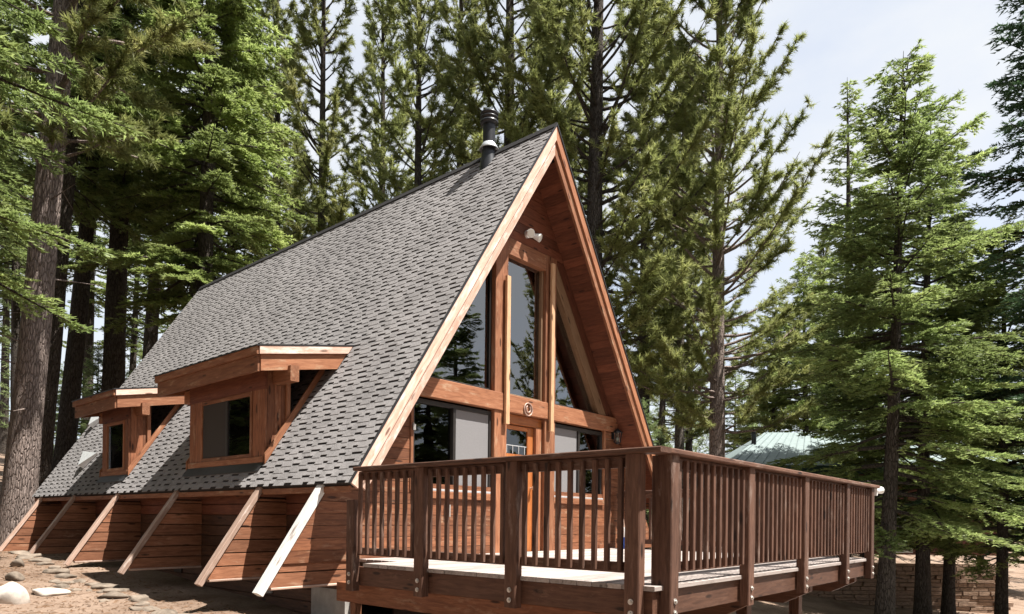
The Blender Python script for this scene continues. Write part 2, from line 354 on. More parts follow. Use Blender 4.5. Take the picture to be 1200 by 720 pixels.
for k in sorted(near):
    i, s0, y0, y1, sh, wd, full = pieces[k]; key = (wd, sh)
    o_ = Vector((XE, y0, ZE)) + up*s0
    if key not in tab_cache:
        VV = [Vector(v) - o_ for v in tab_world(-1, s0, y0, y1, sh)]; tab_cache[key] = mesh_py('shingle', VV, FQ); tab_cache[key].materials.append(M_shing)
    link(bpy.data.objects.new('shingle', tab_cache[key]), roofs[-1], Matrix.Translation(o_))
# ridge caps
M_cap = plain('ridge_cap_shingle', (.030,.029,.030), .95, 0, 30, .3, .3, .1)
for k in range(int((YB-YF)/.16)):
    y0 = YF - .02 + k*.16
    m = MB()
    if k == 0:
        for s in (-1, 1):
            m.prism([(0, 0, .022), (s*.055, 0, .022-.055*m_), (s*.055+s*.012, 0, .022-.055*m_+.004), (0, 0, .042)], (0, .185, 0))
        cap_me = mesh_py('ridge_cap', m.V, m.F); cap_me.materials.append(M_cap)
    Mx = Matrix.Translation((0, y0, H)) @ Matrix.Rotation(math.radians(-1.8), 4, 'X')
    link(bpy.data.objects.new('ridge_cap', cap_me), cabin, Mx)
# rake boards, drip edge
for sgn in (-1, 1):
    for nm, o0, o1, ya, yb_ in (('rake_trim_board', .012, .215, YF-.022, YF+.012), ('rake_board', .222, .42, YF+.004, YF+.045)):
        P = roof_poly(sgn, o0, o1, XE if nm == 'rake_trim_board' else XE+.03)
        plank(nm, cabin, M_rake if sgn < 0 else M_trim, [(x, ya, z) for x, z in P], (0, yb_-ya, 0))
    P = roof_poly(sgn, -.030, .008, XE-.012); plank('drip_edge', cabin, M_drip, [(x, YF-.034, z) for x, z in P], (0, .02, 0))
    P = roof_poly(sgn, .012, .30, XE); plank('rear_rake_board', cabin, M_rake, [(x, YB-.02, z) for x, z in P], (0, .03, 0))
    # soffit boards under the overhang
    ns_ = 44
    for k in range(ns_):
        xa = XE + .1 + k*.075; xb = xa + .0735
        if xb > -.14: break
        za = H+m_*xa-.183; zb_ = H+m_*xb-.183
        plank('soffit_board', cabin, M_soffit, [(sgn*xa, YF+.046, za), (sgn*xa, -.022, za), (sgn*xb, -.022, zb_), (sgn*xb, YF+.046, zb_)], Vector((-sgn*m_, 0, -1))/q_*-.018 if False else Vector((-sgn*-m_, 0, -1))/q_*.018)
bbox('eave_fascia', cabin, M_trim, (XE+.03, YF+.05, ZE-.105), (XE+.065, YB-.03, ZE-.035))
bbox('eave_fascia', cabin, M_trim, (-XE-.065, YF+.05, ZE-.15), (-XE-.03, YB-.03, ZE-.035))

# side walls and their planks, crawl space
for sgn in (-1, 1):
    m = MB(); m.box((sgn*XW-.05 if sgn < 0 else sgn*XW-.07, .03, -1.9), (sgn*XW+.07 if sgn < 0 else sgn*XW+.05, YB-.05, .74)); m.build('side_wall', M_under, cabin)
z = -1.75; k = 0
while z < .72:
    bbox('siding_plank', cabin, M_soffit if z > .4 else M_under, (-XW-.076, .06, z), (-XW-.052, YB-.06, z+.142)); z += .15; k += 1  # wall between the fins coloured darker to stand for the shade there
# rear gable and interior floor
plank('rear_wall', cabin, M_cedar, [(-xr_(-.9,.2), YB-.3, -.9), (xr_(-.9,.2), YB-.3, -.9), (0, YB-.3, H-.2)], (0, .12, 0))
m = MB(); m.box((-XW+.08, .1, -.12), (XW-.08, YB-.32, -.02)); m.build('interior_floor', M_inter, cabin)
m = MB(); m.box((-2.2, 4.2, 2.15), (2.2, YB-.32, 2.3)); m.build('loft_floor', M_inter, cabin)
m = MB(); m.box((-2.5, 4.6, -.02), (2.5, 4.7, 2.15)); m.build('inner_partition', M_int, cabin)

# fins: six rafter tails with boarded cheeks
for yk in (.03, 1.34, 3.66, 5.90, 8.02, 10.0):
    first = yk < .1
    Wd = .075 if first else .055; pe = .022 + Wd/2        # perpendicular distance of the cap's centre line below the shingles
    xa, xb = -3.46, -4.235
    p0 = Vector((xa, yk, H+m_*xa)) - nrm*pe; p1 = Vector((xb, yk, H+m_*xb)) - nrm*pe
    fin = beam('rafter_tail', cabin, M_paint if first else M_raft, p0, p1, Wd, .115, (-m_, 0, 1), .005)
    if first: fin['label'] = 'rafter tail with flaking white paint'
    z = -.262; c = 0
    while z < .70:
        z1 = min(z + .148, .70)
        vo_ = (pe+Wd/2)*q_+.004; a0, a1 = -xr_(z, vo_), -xr_(z1, vo_)
        if a1 > -XW-.082: a1 = -XW-.0821
        if a0 < -XW-.09:
            plank('cheek_plank', fin, M_fin, [(a0, yk-.035, z), (-XW-.08, yk-.035, z), (-XW-.08, yk-.035, z1-.007), (a1, yk-.035, z1-.007)], (0, .03, 0))
        z += .155; c += 1
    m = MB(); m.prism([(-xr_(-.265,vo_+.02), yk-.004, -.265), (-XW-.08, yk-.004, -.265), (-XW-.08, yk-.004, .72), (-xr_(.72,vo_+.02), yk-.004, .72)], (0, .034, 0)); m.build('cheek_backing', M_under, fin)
    bbox('bottom_trim', fin, M_raft, (-xr_(-.27,vo_+.06), yk-.045, -.292), (-XW-.08, yk+.03, -.2645))

# front wall -----------------------------------------------------------------
facade = MB(); facade.box((-2.4, .02, -1.2), (2.4, .06, -.03)); facade = facade.build('front_wall', M_under, cabin)
z = -.02
for k in range(15):
    z1 = z + .1355
    zz = z1-.006
    if z < .80: spans = ((None, -.71), (.71, None))
    else: spans = ((None, -2.215), (2.16, None))
    if z > 1.98: break
    for a, b in spans:
        o = .192
        if a is None: P = [(-xr_(z,o), z), (b, z), (b, zz), (-xr_(zz,o), zz)]
        else: P = [(a, z), (xr_(z,o), z), (xr_(zz,o), zz), (a, zz)]
        plank('wall_plank', facade, M_cedar, [(x, -.02, zq) for x, zq in P], (0, .035, 0))
    z = z1
m = MB()
for s in (-1, 1):
    m.prism([(s*.705, .016, -.02), (s*xr_(-.02,.2), .016, -.02), (s*xr_(.79,.2), .016, .79), (s*.705, .016, .79)], (0, .05, 0))
    m.prism([(s*2.17, .016, .79), (s*xr_(.79,.2), .016, .79), (s*xr_(2.0,.2), .016, 2.0), (s*2.17, .016, 2.0)], (0, .05, 0))
m.build('wall_backing', M_under, facade)
beam('tie_beam', cabin, M_trim, (-2.47, -.02, 2.142), (2.47, -.02, 2.142), .25, .11)
for s in (-1, 1):
    bbox('mullion_post', cabin, M_trim, (s*.44, -.055, -.02), (s*.70, .10, 2.014))
    bbox('mullion_post', cabin, M_trim, (s*.44, -.055, 2.27), (s*.70, .10, 4.52))
    bbox('mullion_strip', cabin, M_strip, ((-.535 if s < 0 else .50), -.125, 1.83), ((-.455 if s < 0 else .58), -.078, 3.93 if s < 0 else 4.4))
    # raking wall strip and trim beside the triangular panes
    P = [(s*xr_(2.27,.95), 2.27), (s*.70, H-.95-m_*.70), (s*.70, H-.62-m_*.70), (s*xr_(2.27,.62), 2.27)]
    plank('raking_trim', cabin, M_jamb, [(x, -.05, zq) for x, zq in P], (0, .12, 0))
    P = [(s*xr_(2.27,.615), 2.27), (s*.70, H-.615-m_*.70), (s*.70, 4.515), (s*xr_(4.515,.2), 4.515), (s*xr_(2.27,.2), 2.27)]
    plank('raking_wall', cabin, M_soffit, [(x, -.018, zq) for x, zq in P], (0, .05, 0))
    P = [(s*.70, 2.27), (s*(xr_(2.27,.95)), 2.27), (s*.70, H-.95-m_*.70)]
    tri = plank('triangular_pane', cabin, M_glass, [(x, .05, zq) for x, zq in P], (0, .008, 0))
    bbox('pane_bead', tri, M_bronze, (s*.70, .02, 2.272), (s*(xr_(2.27,.95)), .049, 2.31))
    bbox('pane_bead', tri, M_bronze, (s*.70, .02, 2.312), (s*.735, .049, 4.05))
z = 4.525
while z < 5.8:
    z1 = min(z+.15, 5.9); zz = z1-.006
    plank('gable_plank', cabin, M_soffit, [(-xr_(z,.2), -.02, z), (xr_(z,.2), -.02, z), (xr_(zz,.2), -.02, zz), (-xr_(zz,.2), -.02, zz)], (0, .05, 0)); z = z1
bbox('window_header', cabin, M_trim, (-.438, -.05, 4.28), (.438, .06, 4.52))
cw = bbox('tall_window_pane', cabin, M_glass, (-.40, .052, 2.30), (.40, .060, 4.28), .001)
for a, b in (((-.438, .0, 2.272), (-.40, .09, 4.278)), ((.40, .0, 2.272), (.438, .09, 4.278)), ((-.398, .01, 2.272), (.398, .09, 2.305))): bbox('window_jamb', cw, M_jamb, a, b)
# door
door = bbox('door', cabin, M_door, (-.42, .055, 0.0), (.30, .10, 1.44)); door['label'] = 'orange varnished front door with small glazed panel'
for a, b in (((-.42,.055,1.442), (-.33,.10,1.86)), ((.16,.055,1.442), (.30,.10,1.86)), ((-.329,.055,1.80), (.159,.10,1.86))): bbox('door_stile', door, M_door, a, b)
bbox('door_pane', door, M_glass2, (-.329, .075, 1.442), (.159, .083, 1.80), .001)
for k in range(4): bbox('door_came', door, M_alu, (-.30+k*.135, .068, 1.45), (-.288+k*.135, .074, 1.56), .001)
bbox('door_came', door, M_alu, (-.325, .068, 1.561), (.155, .0735, 1.572), .001)
for a, b in (((-.28,.045,.15), (.16,.054,.68)), ((-.28,.045,.78), (.16,.054,1.36))): bbox('door_panel', door, M_door, a, b)
m = MB(); m.tube((.24,.055,.95), (.24,.0,.95), .012).lathe((.24,-.01,.95), [(0,-.03),(.02,-.027),(.03,0),(.02,.027),(0,.03)]); m.build('door_knob', M_bolt, door)
bbox('door_jamb', cabin, M_trim, (.302, .0, 0), (.438, .11, 1.87)); bbox('door_head', cabin, M_door, (-.438, .01, 1.872), (.438, .11, 2.012))
# sliding windows
def slider(x0, x1, screen_first, side):
    w_ = bbox('sliding_window', cabin, M_bronze, (x0, .0, 1.935), (x1, .06, 1.99), .003)
    for a, b in (((x0, .0, .86), (x0+.045, .06, 1.934)), ((x1-.045, .0, .86), (x1, .06, 1.934)), ((x0+.046, .0, .86), (x1-.046, .06, .895))): bbox('sash_frame', w_, M_bronze, a, b, .003)
    xm = (x0+x1)/2
    bbox('meeting_stile', w_, M_bronze, (xm-.025, -.012, .896), (xm+.025, .058, 1.934), .003)
    s0, s1, p0, p1 = (x0+.047, xm-.027, xm+.027, x1-.047) if screen_first else (xm+.027, x1-.047, x0+.047, xm-.027)
    bbox('insect_screen', w_, M_screen, (s0, .018, .897), (s1, .022, 1.933), .0005)
    bbox('window_pane', w_, M_glass2, (p0, .040, .897), (p1, .046, 1.933), .001)
    bbox('wood_head', w_, M_jamb, (p0, .049, 1.76), (p1, .09, 1.93), .003); bbox('wood_head', w_, M_inter, (p0, .047, 1.845), (p1, .0485, 1.853), .0005)
    bbox('metal_sill', w_, M_alu, (x0+.02, -.035, .83), (x1-.01, .05, .858), .003)
    bbox('sill_board', w_, M_trim, (x0-.02, -.055, .735), (x1+.0, .02, .826))
    bbox('window_casing', w_, M_trim, (x0-.05, -.04, .828) if side < 0 else (x1+.002, -.04, .828), (x0-.002, .03, 2.014) if side < 0 else (x1+.05, .03, 2.014))
slider(-2.165, -.705, False, -1); slider(.705, 2.11, True, 1)
bbox('socket_cover', cabin, M_conc, (-1.62, -.052, .50), (-1.53, -.021, .66), .004)

# shed dormers -----------------------------------------------------------------
def dormer(y0, y1, r0, r1, name_label):
    xf = -3.574; zf = 2.548; sl = .19; xw = -3.27
    def rt(x, d=0): return zf + sl*(x-xf) - d            # dormer roof top, lowered by d
    def xmeet(d): return (zf - sl*xf - d - H)/(m_ - sl)   # where it runs into the main roof
    top = MB(); xm = xmeet(0); top.prism([(xf, r0, rt(xf,.02)), (xm+.02, r0, rt(xm+.02,.02)), (xmeet(.12)+.06, r0, rt(xmeet(.12)+.06,.12)), (xf+.03, r0, rt(xf+.03,.12))], (0, r1-r0, 0))
    d_ = top.build('dormer', M_soffit, cabin); d_['label'] = name_label
    # roof skin and drip edge
    m = MB(); m.prism([(xf-.03, r0-.025, rt(xf-.03,.018)), (xm+.03, r0-.025, rt(xm+.03,.018)), (xm+.03, r0-.025, rt(xm+.03)), (xf-.03, r0-.025, rt(xf-.03))], (0, r1-r0+.05, 0)); m.build('dormer_roofing', M_drip, d_)
    # two-step fascia, front and both cheeks
    for d0, d1, inset, mat in ((.02, .115, 0, M_rake), (.118, .315, .03, M_trim)):
        plank('dormer_fascia', d_, M_trim, [(xf+inset-.02, r0+inset, rt(xf,d0)), (xf+inset-.02, r1-inset, rt(xf,d0)), (xf+inset-.02, r1-inset, rt(xf,d1)), (xf+inset-.02, r0+inset, rt(xf,d1))], (.03, 0, 0))
        for yy, dy_ in ((r0+inset-.02, .03), (r1-inset-.01, .03)):
            xa = xf+inset+.011; e0 = xmeet(d0)-.02; e1 = xmeet(d1)-.02
            plank('dormer_fascia', d_, mat, [(xa, yy, rt(xa,d0)), (e0, yy, rt(e0,d0)), (e1, yy, rt(e1,d1)), (xa, yy, rt(xa,d1))], (0, dy_, 0))
    # front wall: casing, boards, window
    zb = H + m_*xw + .015; zt = rt(xw, .12) - .002
    bbox('sill_board', d_, M_trim, (xw-.03, y0, zb-.02), (xw+.02, y1, zb+.06))
    bbox('head_board', d_, M_soffit, (xw-.012, y0+.002, zt-.38), (xw+.03, y1-.002, zt))
    wy0, wy1 = y0+.30*(y1-y0)/2.1, y1-.36*(y1-y0)/2.1; wz0, wz1 = zb+.061, zt-.382
    for a, b in ((y0, wy0-.002), (wy1+.002, y1)):
        n_ = max(1, int((b-a)/.15)); 
        for k in range(n_): bbox('wall_board', d_, M_cedar, (xw-.008, a+(b-a)*k/n_, wz0), (xw+.03, a+(b-a)*(k+1)/n_-.005, wz1))
    for a, b in (((wy0, wz0), (wy0+.05, wz1)), ((wy1-.05, wz0), (wy1, wz1)), ((wy0+.051, wz1-.05), (wy1-.051, wz1)), ((wy0+.051, wz0), (wy1-.051, wz0+.05))): bbox('window_frame', d_, M_trim, (xw-.02, a[0], a[1]), (xw+.03, b[0], b[1]))
    if y1-y0 > 1.5:
        ym = (wy0+wy1)/2 - .02
        bbox('window_stile', d_, M_bronze, (xw-.005, ym-.03, wz0+.051), (xw+.03, ym+.03, wz1-.051))
        bbox('insect_screen', d_, M_screen2, (xw+.0, ym+.032, wz0+.052), (xw+.004, wy1-.052, wz1-.052), .0005)
        bbox('window_pane', d_, M_glass, (xw+.012, wy0+.052, wz0+.052), (xw+.018, ym-.032, wz1-.052), .001)
    else:
        bbox('window_pane', d_, M_glass, (xw+.012, wy0+.052, wz0+.052), (xw+.018, wy1-.052, wz1-.052), .001)
    m = MB(); m.box((xw+.12, y0+.06, zb), (xw+.14, y1-.06, zt)); m.build('blackout_panel', M_int, d_)  # dark sheet behind the pane, stands in for the unlit room
    # cheek walls: three upright boards to the post, open triangle above the slanting trim
    for yy, s in ((y0, 1), (y1, -1)):
        xs = np.linspace(xw+.032, -2.945, 4)
        for k in range(3):
            a, b = xs[k], xs[k+1]-.004
            plank('cheek_board', d_, M_cedar, [(a, yy, H+m_*a-.02), (a, yy, rt(a,.125)), (b, yy, rt(b,.125)), (b, yy, H+m_*b-.02)], (0, s*.03, 0))
        bbox('cheek_post', d_, M_trim, (-2.99, yy-s*.035, H+m_*-2.99-.05), (-2.93, yy-s*.002, rt(-2.96,.13)))
        xa = xw-.03; xb = xmeet(.30)-.03
        o0, o1 = -.02, -.15
        plank('raking_trim', d_, M_trim, [(xa, yy-s*.065, H+m_*xa-o0), (xb, yy-s*.065, H+m_*xb-o0), (xb, yy-s*.065, H+m_*xb-o1), (xa, yy-s*.065, H+m_*xa-o1)], (0, s*.028, 0))
        bbox('beam_end', d_, M_trim, (-3.17, (r0-.05) if s > 0 else y1+.005, 2.17), (-3.05, y0-.005 if s > 0 else r1-.03, 2.37), .008)
    plank('flashing', d_, M_drip, [(xw-.10, y0-.02, H+m_*(xw-.10)+.03), (xw-.10, y1+.02, H+m_*(xw-.10)+.03), (xw-.02, y1+.02, H+m_*(xw-.02)+.03), (xw-.02, y0-.02, H+m_*(xw-.02)+.03)], nrm*.004)
M_screen2 = plain('dark_screen', (.055,.050,.048), .85, 0, 90, .08, .05, .2)
dormer(1.55, 3.66, 1.18, 4.12, 'larger dormer with sliding window')
dormer(5.95, 7.15, 5.72, 7.70, 'smaller dormer with single pane')
# flue
fx, fy = -.07, .70
fl = MB(); fl.lathe((fx, fy, 0), [(.098, 6.17), (.098, 6.60)]); fl = fl.build('flue_pipe', M_black, cabin)
MB().lathe((fx, fy, 0), [(.15, 5.80), (.13, 5.98), (.112, 6.08), (.108, 6.16), (.10, 6.18)]).build('flue_flashing', M_black, fl)
MB().lathe((fx, fy, 0), [(.105, 6.235), (.15, 6.165), (.155, 6.175), (.10, 6.265)]).build('storm_collar', M_galv, fl)
MB().lathe((fx, fy, 0), [(.10, 6.55), (.14, 6.565), (.143, 6.60), (.118, 6.605), (.118, 6.64), (.142, 6.645), (.142, 6.66), (.118, 6.665), (.118, 6.695), (.143, 6.70), (.143, 6.725), (.10, 6.74), (0, 6.742)]).build('flue_cap', M_black, fl)
# metal roof vents near the back
for (y, z, sz) in ((8.55, 1.55, .36), (10.05, 2.52, .34)):
    c = Vector(((z-H)/m_, y, z)) + nrm*.012
    A_ = c + Vector((0, sz*.55, 0)) + up*sz*.32; B_ = c + Vector((0, -sz*.55, 0)) + up*sz*.38; C_ = c - up*sz*.60 + Vector((0, -sz*.02, 0))
    T = nrm*.15
    m = MB(); m.add([A_, B_, C_, A_+T, B_+T*.2, C_+T*.75], [(3,5,4), (0,3,4,1), (0,2,5,3), (1,4,5,2)]); m.build('roof_vent', M_galv, cabin)
# foundation pier at the corner and vent hood
m = MB(); m.box((-XW-.10, .02, -1.9), (-XW-.0, .70, -.36)); m.build('concrete_pier', M_conc, cabin)
bbox('vent_cover', cabin, M_conc, (-XW-.10, 1.62, -.52), (-XW-.077, 1.80, -.36), .004)
bbox('vent_cover', cabin, M_bronze, (-XW-.10, 4.25, -.40), (-XW-.077, 4.5, -.32), .004)

# ------------------------------------------------------------------ deck
XD = -3.434; YD = -4.11; XR = 2.50
deck = thing('timber_deck', 'raised timber deck with dark slatted railing in front of the cabin', 'deck', (-.5, -2.1, gzf(-.5, -2.1)))
nb = 30; wb = (-.03-YD)/nb
for k in range(nb):
    ya = YD + k*wb
    notch = .0
    bbox('deck_board', deck, M_deck, (XD+(.0 if k % 3 else .006) if ya+wb < -.62 else -2.97, ya, -.036), (XR+.02, ya+wb-.006, 0), .004)
ZB = -.235
XO = XD + .03      # rim face
bbox('rim_joist', deck, M_rim, (XO, YD+.03, ZB), (XO+.045, -.50, -.038)); bbox('rim_joist', deck, M_rim, (XO+.046, YD+.03, ZB), (XR-.046, YD+.075, -.038)); bbox('rim_joist', deck, M_rim, (XR-.045, YD+.03, ZB), (XR, -.06, -.038))
for k in range(8): bbox('floor_joist', deck, M_rim, (XO+.6+k*.66, YD+.076, ZB+.01), (XO+.64+k*.66, -.06, -.038))
bbox('carrier_beam', deck, M_cedar, (XO+.10, YD+.5, -.45), (XO+.19, -.08, ZB-.002)); 
for xb in (-1.42, .42, 2.28):
    P = [(xb-.05, -.2, ZB-.002), (xb-.05, YD+.12, ZB-.002), (xb-.05, YD+.12, ZB-.08), (xb-.05, YD+.42, -.47), (xb-.05, -.2, -.47)]
    plank('cantilever_beam', deck, M_rim, P, (.10, 0, 0))
def gpost(x, y, wd=.14):
    bbox('support_post', deck, M_rim, (x-wd/2, y-wd/2, gzf(x, y)-.2), (x+wd/2, y+wd/2, -.472))
gpost(-1.42, -3.2); gpost(.42, -3.2); gpost(2.28, -3.2); bbox('support_post', deck, M_trim, (XO+.10, -.42, gzf(XO,-.4)-.2), (XO+.19, -.33, -.452)); bbox('support_post', deck, M_rim, (XO+.10, YD+.6, gzf(XO, YD)-.2), (XO+.19, YD+.7, -.452))
def bolt(parent, p, n):
    p = Vector(p); n = Vector(n); MB().tube(p, p+n*.008, .022, n=12).tube(p+n*.008, p+n*.018, .012, n=6).build('bolt', M_bolt, parent)
PW, PD = .125, .09
side_posts = (-.57, -1.64, -2.79, -3.955)
for y in side_posts:
    p = bbox('rail_post', deck, M_rail, (XO-.001-PD, y-PW/2, -.265 if y < -.8 else -.29), (XO-.001, y+PW/2, .955 if y < -.8 else .66), .008)
    for zz in (-.20, -.115): bolt(p, (XO-.001-PD, y, zz), (-1, 0, 0))
front_posts = (-3.24, -1.80, -.31, 1.23, 2.40)
for x in front_posts:
    p = bbox('rail_post', deck, M_rail, (x-PW/2, YD+.029-PD, -.265), (x+PW/2, YD+(.029 if x > -3 else .105), .955), .008)
    for zz in (-.20, -.115): bolt(p, (x, YD+.029-PD, zz), (0, -1, 0))
right_posts = (-2.9, -1.6, -.35)
for y in right_posts: bbox('rail_post', deck, M_rail, (XR+.001, y-PW/2, -.265), (XR+.001+PD, y+PW/2, .955), .008)
# rails
def run(axis, fixed, a, b, posts, out):
    """balusters, sub rail and bottom rail between posts"""
    ps = sorted(posts); edges = [a] + ps + [b]
    def P(u, off, z): return (u, fixed+off*out, z) if axis == 'x' else (fixed+off*out, u, z)
    def rail(nm, u0, u1, o0, o1, z0, z1): bbox(nm, deck, M_rail, P(u0, o0, z0), P(u1, o1, z1), .004)
    for k in range(len(edges)-1):
        u0 = edges[k] + (PW/2+.001 if k > 0 else 0); u1 = edges[k+1] - (PW/2+.001 if k < len(edges)-2 else 0)
        if u1-u0 < .12: continue
        rail('sub_rail', u0, u1, -.035, -.002, .865, .955); rail('bottom_rail', u0, u1, -.035, -.002, .085, .165)
        n_ = max(1, int(round((u1-u0)/.118))); st = (u1-u0)/n_
        for j in range(n_):
            u = u0 + st*(j+.5)
            rail('baluster', u-.019, u+.019, 0, .036, .10, .93)
run('y', XO-.03, -3.88-.2, -.52, side_posts, -1)
run('x', YD+.0, XD+.1, XR+.05, front_posts, -1)
run('y', XR+.03, YD+.08, -.06, right_posts, 1)
bbox('top_rail', deck, M_rail, (XO-.125, YD-.09, .957), (XO+.035, -.66, .998), .008)
bbox('top_rail', deck, M_rail, (XO+.0355, YD-.09, .957), (XR+.125, YD+.07, .998), .008)
bbox('top_rail', deck, M_rail, (XR-.035, YD+.0705, .957), (XR+.125, -.10, .998), .008)

# ------------------------------------------------------------------ small fittings (each its own thing)
lan = thing('wall_lantern', 'black wall lantern with clear panes to the right of the front windows', 'lantern', (2.40, -.022, 1.95))
MB().box((2.36, -.035, 1.90), (2.44, -.021, 2.06)).build('back_plate', M_black, lan)
MB().tube((2.40, -.03, 2.04), (2.40, -.12, 2.07), .010, n=8).build('bracket', M_black, lan)
MB().lathe((2.40, -.12, 0), [(.0, 2.09), (.02, 2.07), (.095, 2.01), (.09, 2.0), (.0, 2.0)], 6).build('cap', M_black, lan)
MB().lathe((2.40, -.12, 0), [(.070, 1.998), (.052, 1.835)], 6).build('lantern_pane', M_glass2, lan)
for k in range(6):
    a = 2*math.pi*k/6; MB().tube((2.40+.072*math.cos(a), -.12+.072*math.sin(a), 1.999), (2.40+.054*math.cos(a), -.12+.054*math.sin(a), 1.835), .005, n=6).build('cage_bar', M_black, lan)
MB().lathe((2.40, -.12, 0), [(0, 1.80), (.03, 1.81), (.06, 1.833), (0, 1.8345)], 6).build('base', M_black, lan)
MB().lathe((2.40, -.12, 0), [(.0, 1.845), (.02, 1.85), (.028, 1.90), (.012, 1.93), (0, 1.935)], 12).build('bulb', M_lens, lan)
fld = thing('twin_floodlight', 'white twin floodlight under the gable peak above the tall window', 'floodlight', (0, -.022, 4.70))
MB().tube((0, -.021, 4.70), (0, -.05, 4.70), .055, n=16).build('mount', M_white, fld)
for s in (-1, 1):
    MB().tube((s*.02, -.05, 4.70), (s*.07, -.10, 4.68), .014, n=8).build('arm', M_white, fld)
    a = Vector((s*.06, -.08, 4.69)); b = Vector((s*.11, -.19, 4.64)); h = MB().tube(a, b, .028, .062, n=16).build('lamp_head', M_white, fld)
    MB().tube(b, b+(b-a).normalized()*.006, .056, n=16).build('lens', M_lens, h)
pq = thing('round_plaque', 'round metal horseshoe plaque on the beam over the front door', 'plaque', (0, -.078, 2.10))
def ring(c, R, r, a0, a1, n=26, k=8):
    V = []; 
    for i in range(n+1):
        t = a0+(a1-a0)*i/n; ce = Vector((math.cos(t), 0, math.sin(t)))
        for j in range(k):
            u = 2*math.pi*j/k; V.append(Vector(c)+ce*(R+r*math.cos(u))+Vector((0, r*math.sin(u), 0)))
    return V, [(i*k+j, i*k+(j+1) % k, (i+1)*k+(j+1) % k, (i+1)*k+j) for i in range(n) for j in range(k)]
MB().add(*ring((0,-.088,2.10), .092, .011, 0, 2*math.pi), True).build('rim', M_copper, pq)
MB().add(*ring((0,-.088,2.105), .048, .012, math.radians(120), math.radians(420)), True).build('horseshoe', M_copper, pq)
sl = thing('rail_spotlight', 'white spotlight fixed to the far end of the deck railing', 'spotlight', (XR+.06, YD-.03, 1.0))
MB().box((XR+.09, YD-.06, .86), (XR+.126, YD+.0, .955)).build('bracket', M_white, sl)
MB().tube((XR+.125, YD-.03, .91), (XR+.19, YD-.05, .93), .018, n=12).build('swivel', M_white, sl)
h = MB().tube((XR+.16, YD-.04, .92), (XR+.25, YD-.075, .94), .030, .050, n=18).build('lamp_head', M_white, sl)
MB().tube((XR+.25, YD-.075, .94), (XR+.256, YD-.077, .941), .045, n=18).build('lens', M_lens, h)
br = thing('hand_broom', 'blue and white hand broom with pale handle leaning near the front wall', 'broom', (2.26, -.40, 0))
MB().tube((2.225, -.39, .33), (2.14, -.36, .82), .012, n=10).build('handle', M_rake, br)
MB().prism([(2.17, -.42, .37), (2.28, -.42, .37), (2.32, -.42, .20), (2.18, -.42, .20)], (0, .05, 0)).build('head', M_white, br)
MB().prism([(2.20, -.425, .199), (2.33, -.425, .199), (2.36, -.43, .003), (2.20, -.43, .003)], (0, .06, 0)).build('bristles', M_blue, br)
kb = thing('lock_box', 'small metal key lock hanging on the left window casing', 'lock', (-2.2, -.04, 1.62))
MB().box((-2.205, -.075, 1.57), (-2.165, -.041, 1.64)).build('body', M_bolt, kb); MB().add(*ring((-2.185,-.058,1.64), .016, .004, 0, math.pi, 10, 6), True).build('shackle', M_bolt, kb)

# ------------------------------------------------------------------ rocks
def rock(name, c, r, label, group=None, seed=0, mat=None):
    rg = np.random.RandomState(seed)
    import bmesh
    bm = bmesh.new(); bmesh.ops.create_icosphere(bm, subdivisions=3, radius=1); me = bpy.data.meshes.new(name); 
    dirs = rg.normal(size=(16, 3)); dirs /= np.linalg.norm(dirs, axis=1)[:, None]; cut = rg.uniform(.55, .95, 16)
    for v in bm.verts:
        p = np.array(v.co); s = 1
        for d_, k in zip(dirs, cut):
            t = p@d_
            if t > k: p = p - d_*(t-k)*.9
        p *= 1 + .05*math.sin(p[0]*7+seed)*math.sin(p[1]*6+1)*math.sin(p[2]*8)
        v.co = p*np.array([r[0], r[1], r[2]])
    bm.to_mesh(me); bm.free(); me.polygons.foreach_set('use_smooth', [True]*len(me.polygons))
    o = obj(name, me, mat or M_rock, None, Matrix.Translation(c) @ Matrix.Rotation(rg.uniform(0, 6.28), 4, 'Z'))
    return tag(o, label, 'rock', group)
rr = random.Random(5)
lineY = np.linspace(8.0, .3, 20)
for k, y in enumerate(lineY):
    x = -4.33 + rr.uniform(-.10, .10) - .012*(8-y); s = rr.uniform(.10, .19)
    rock('border_stone', (x, y, gzf(x, y)+s*.02), (s*1.0, s*rr.uniform(.85,1.5), s*.42), 'flat tan stone in the border row under the cabin fins', 'stones bordering the cabin drip line', 100+k)
for k in range(14):
    y = rr.uniform(.3, 5); x = -4.55 + rr.uniform(-.12, .12) - .012*(8-y); s = rr.uniform(.05, .10)
    rock('border_stone', (x, y, gzf(x, y)+s*.04), (s, s*1.2, s*.5), 'small loose stone beside the stone border row', 'loose stones beside the border', 200+k)
rock('boulder', (-5.47, 3.55, gzf(-5.47, 3.55)+.05), (.25, .27, .23), 'large pale boulder at the lower left corner', None, 31, M_pale)
rock('boulder', (-4.97, 3.85, gzf(-4.97, 3.85)+.02), (.24, .17, .085), 'low flat pale rock on the dirt beside the boulder', None, 32, M_pale)
rock('boulder', (-5.08, 5.0, gzf(-5.08, 5.0)+.04), (.12, .12, .09), 'small rounded rock behind the flat pale rock', None, 33)
rock('boulder', (-4.75, 6.3, gzf(-4.75, 6.3)+.04), (.10, .12, .09), 'small pale stone farthest up the dirt bank', None, 34)

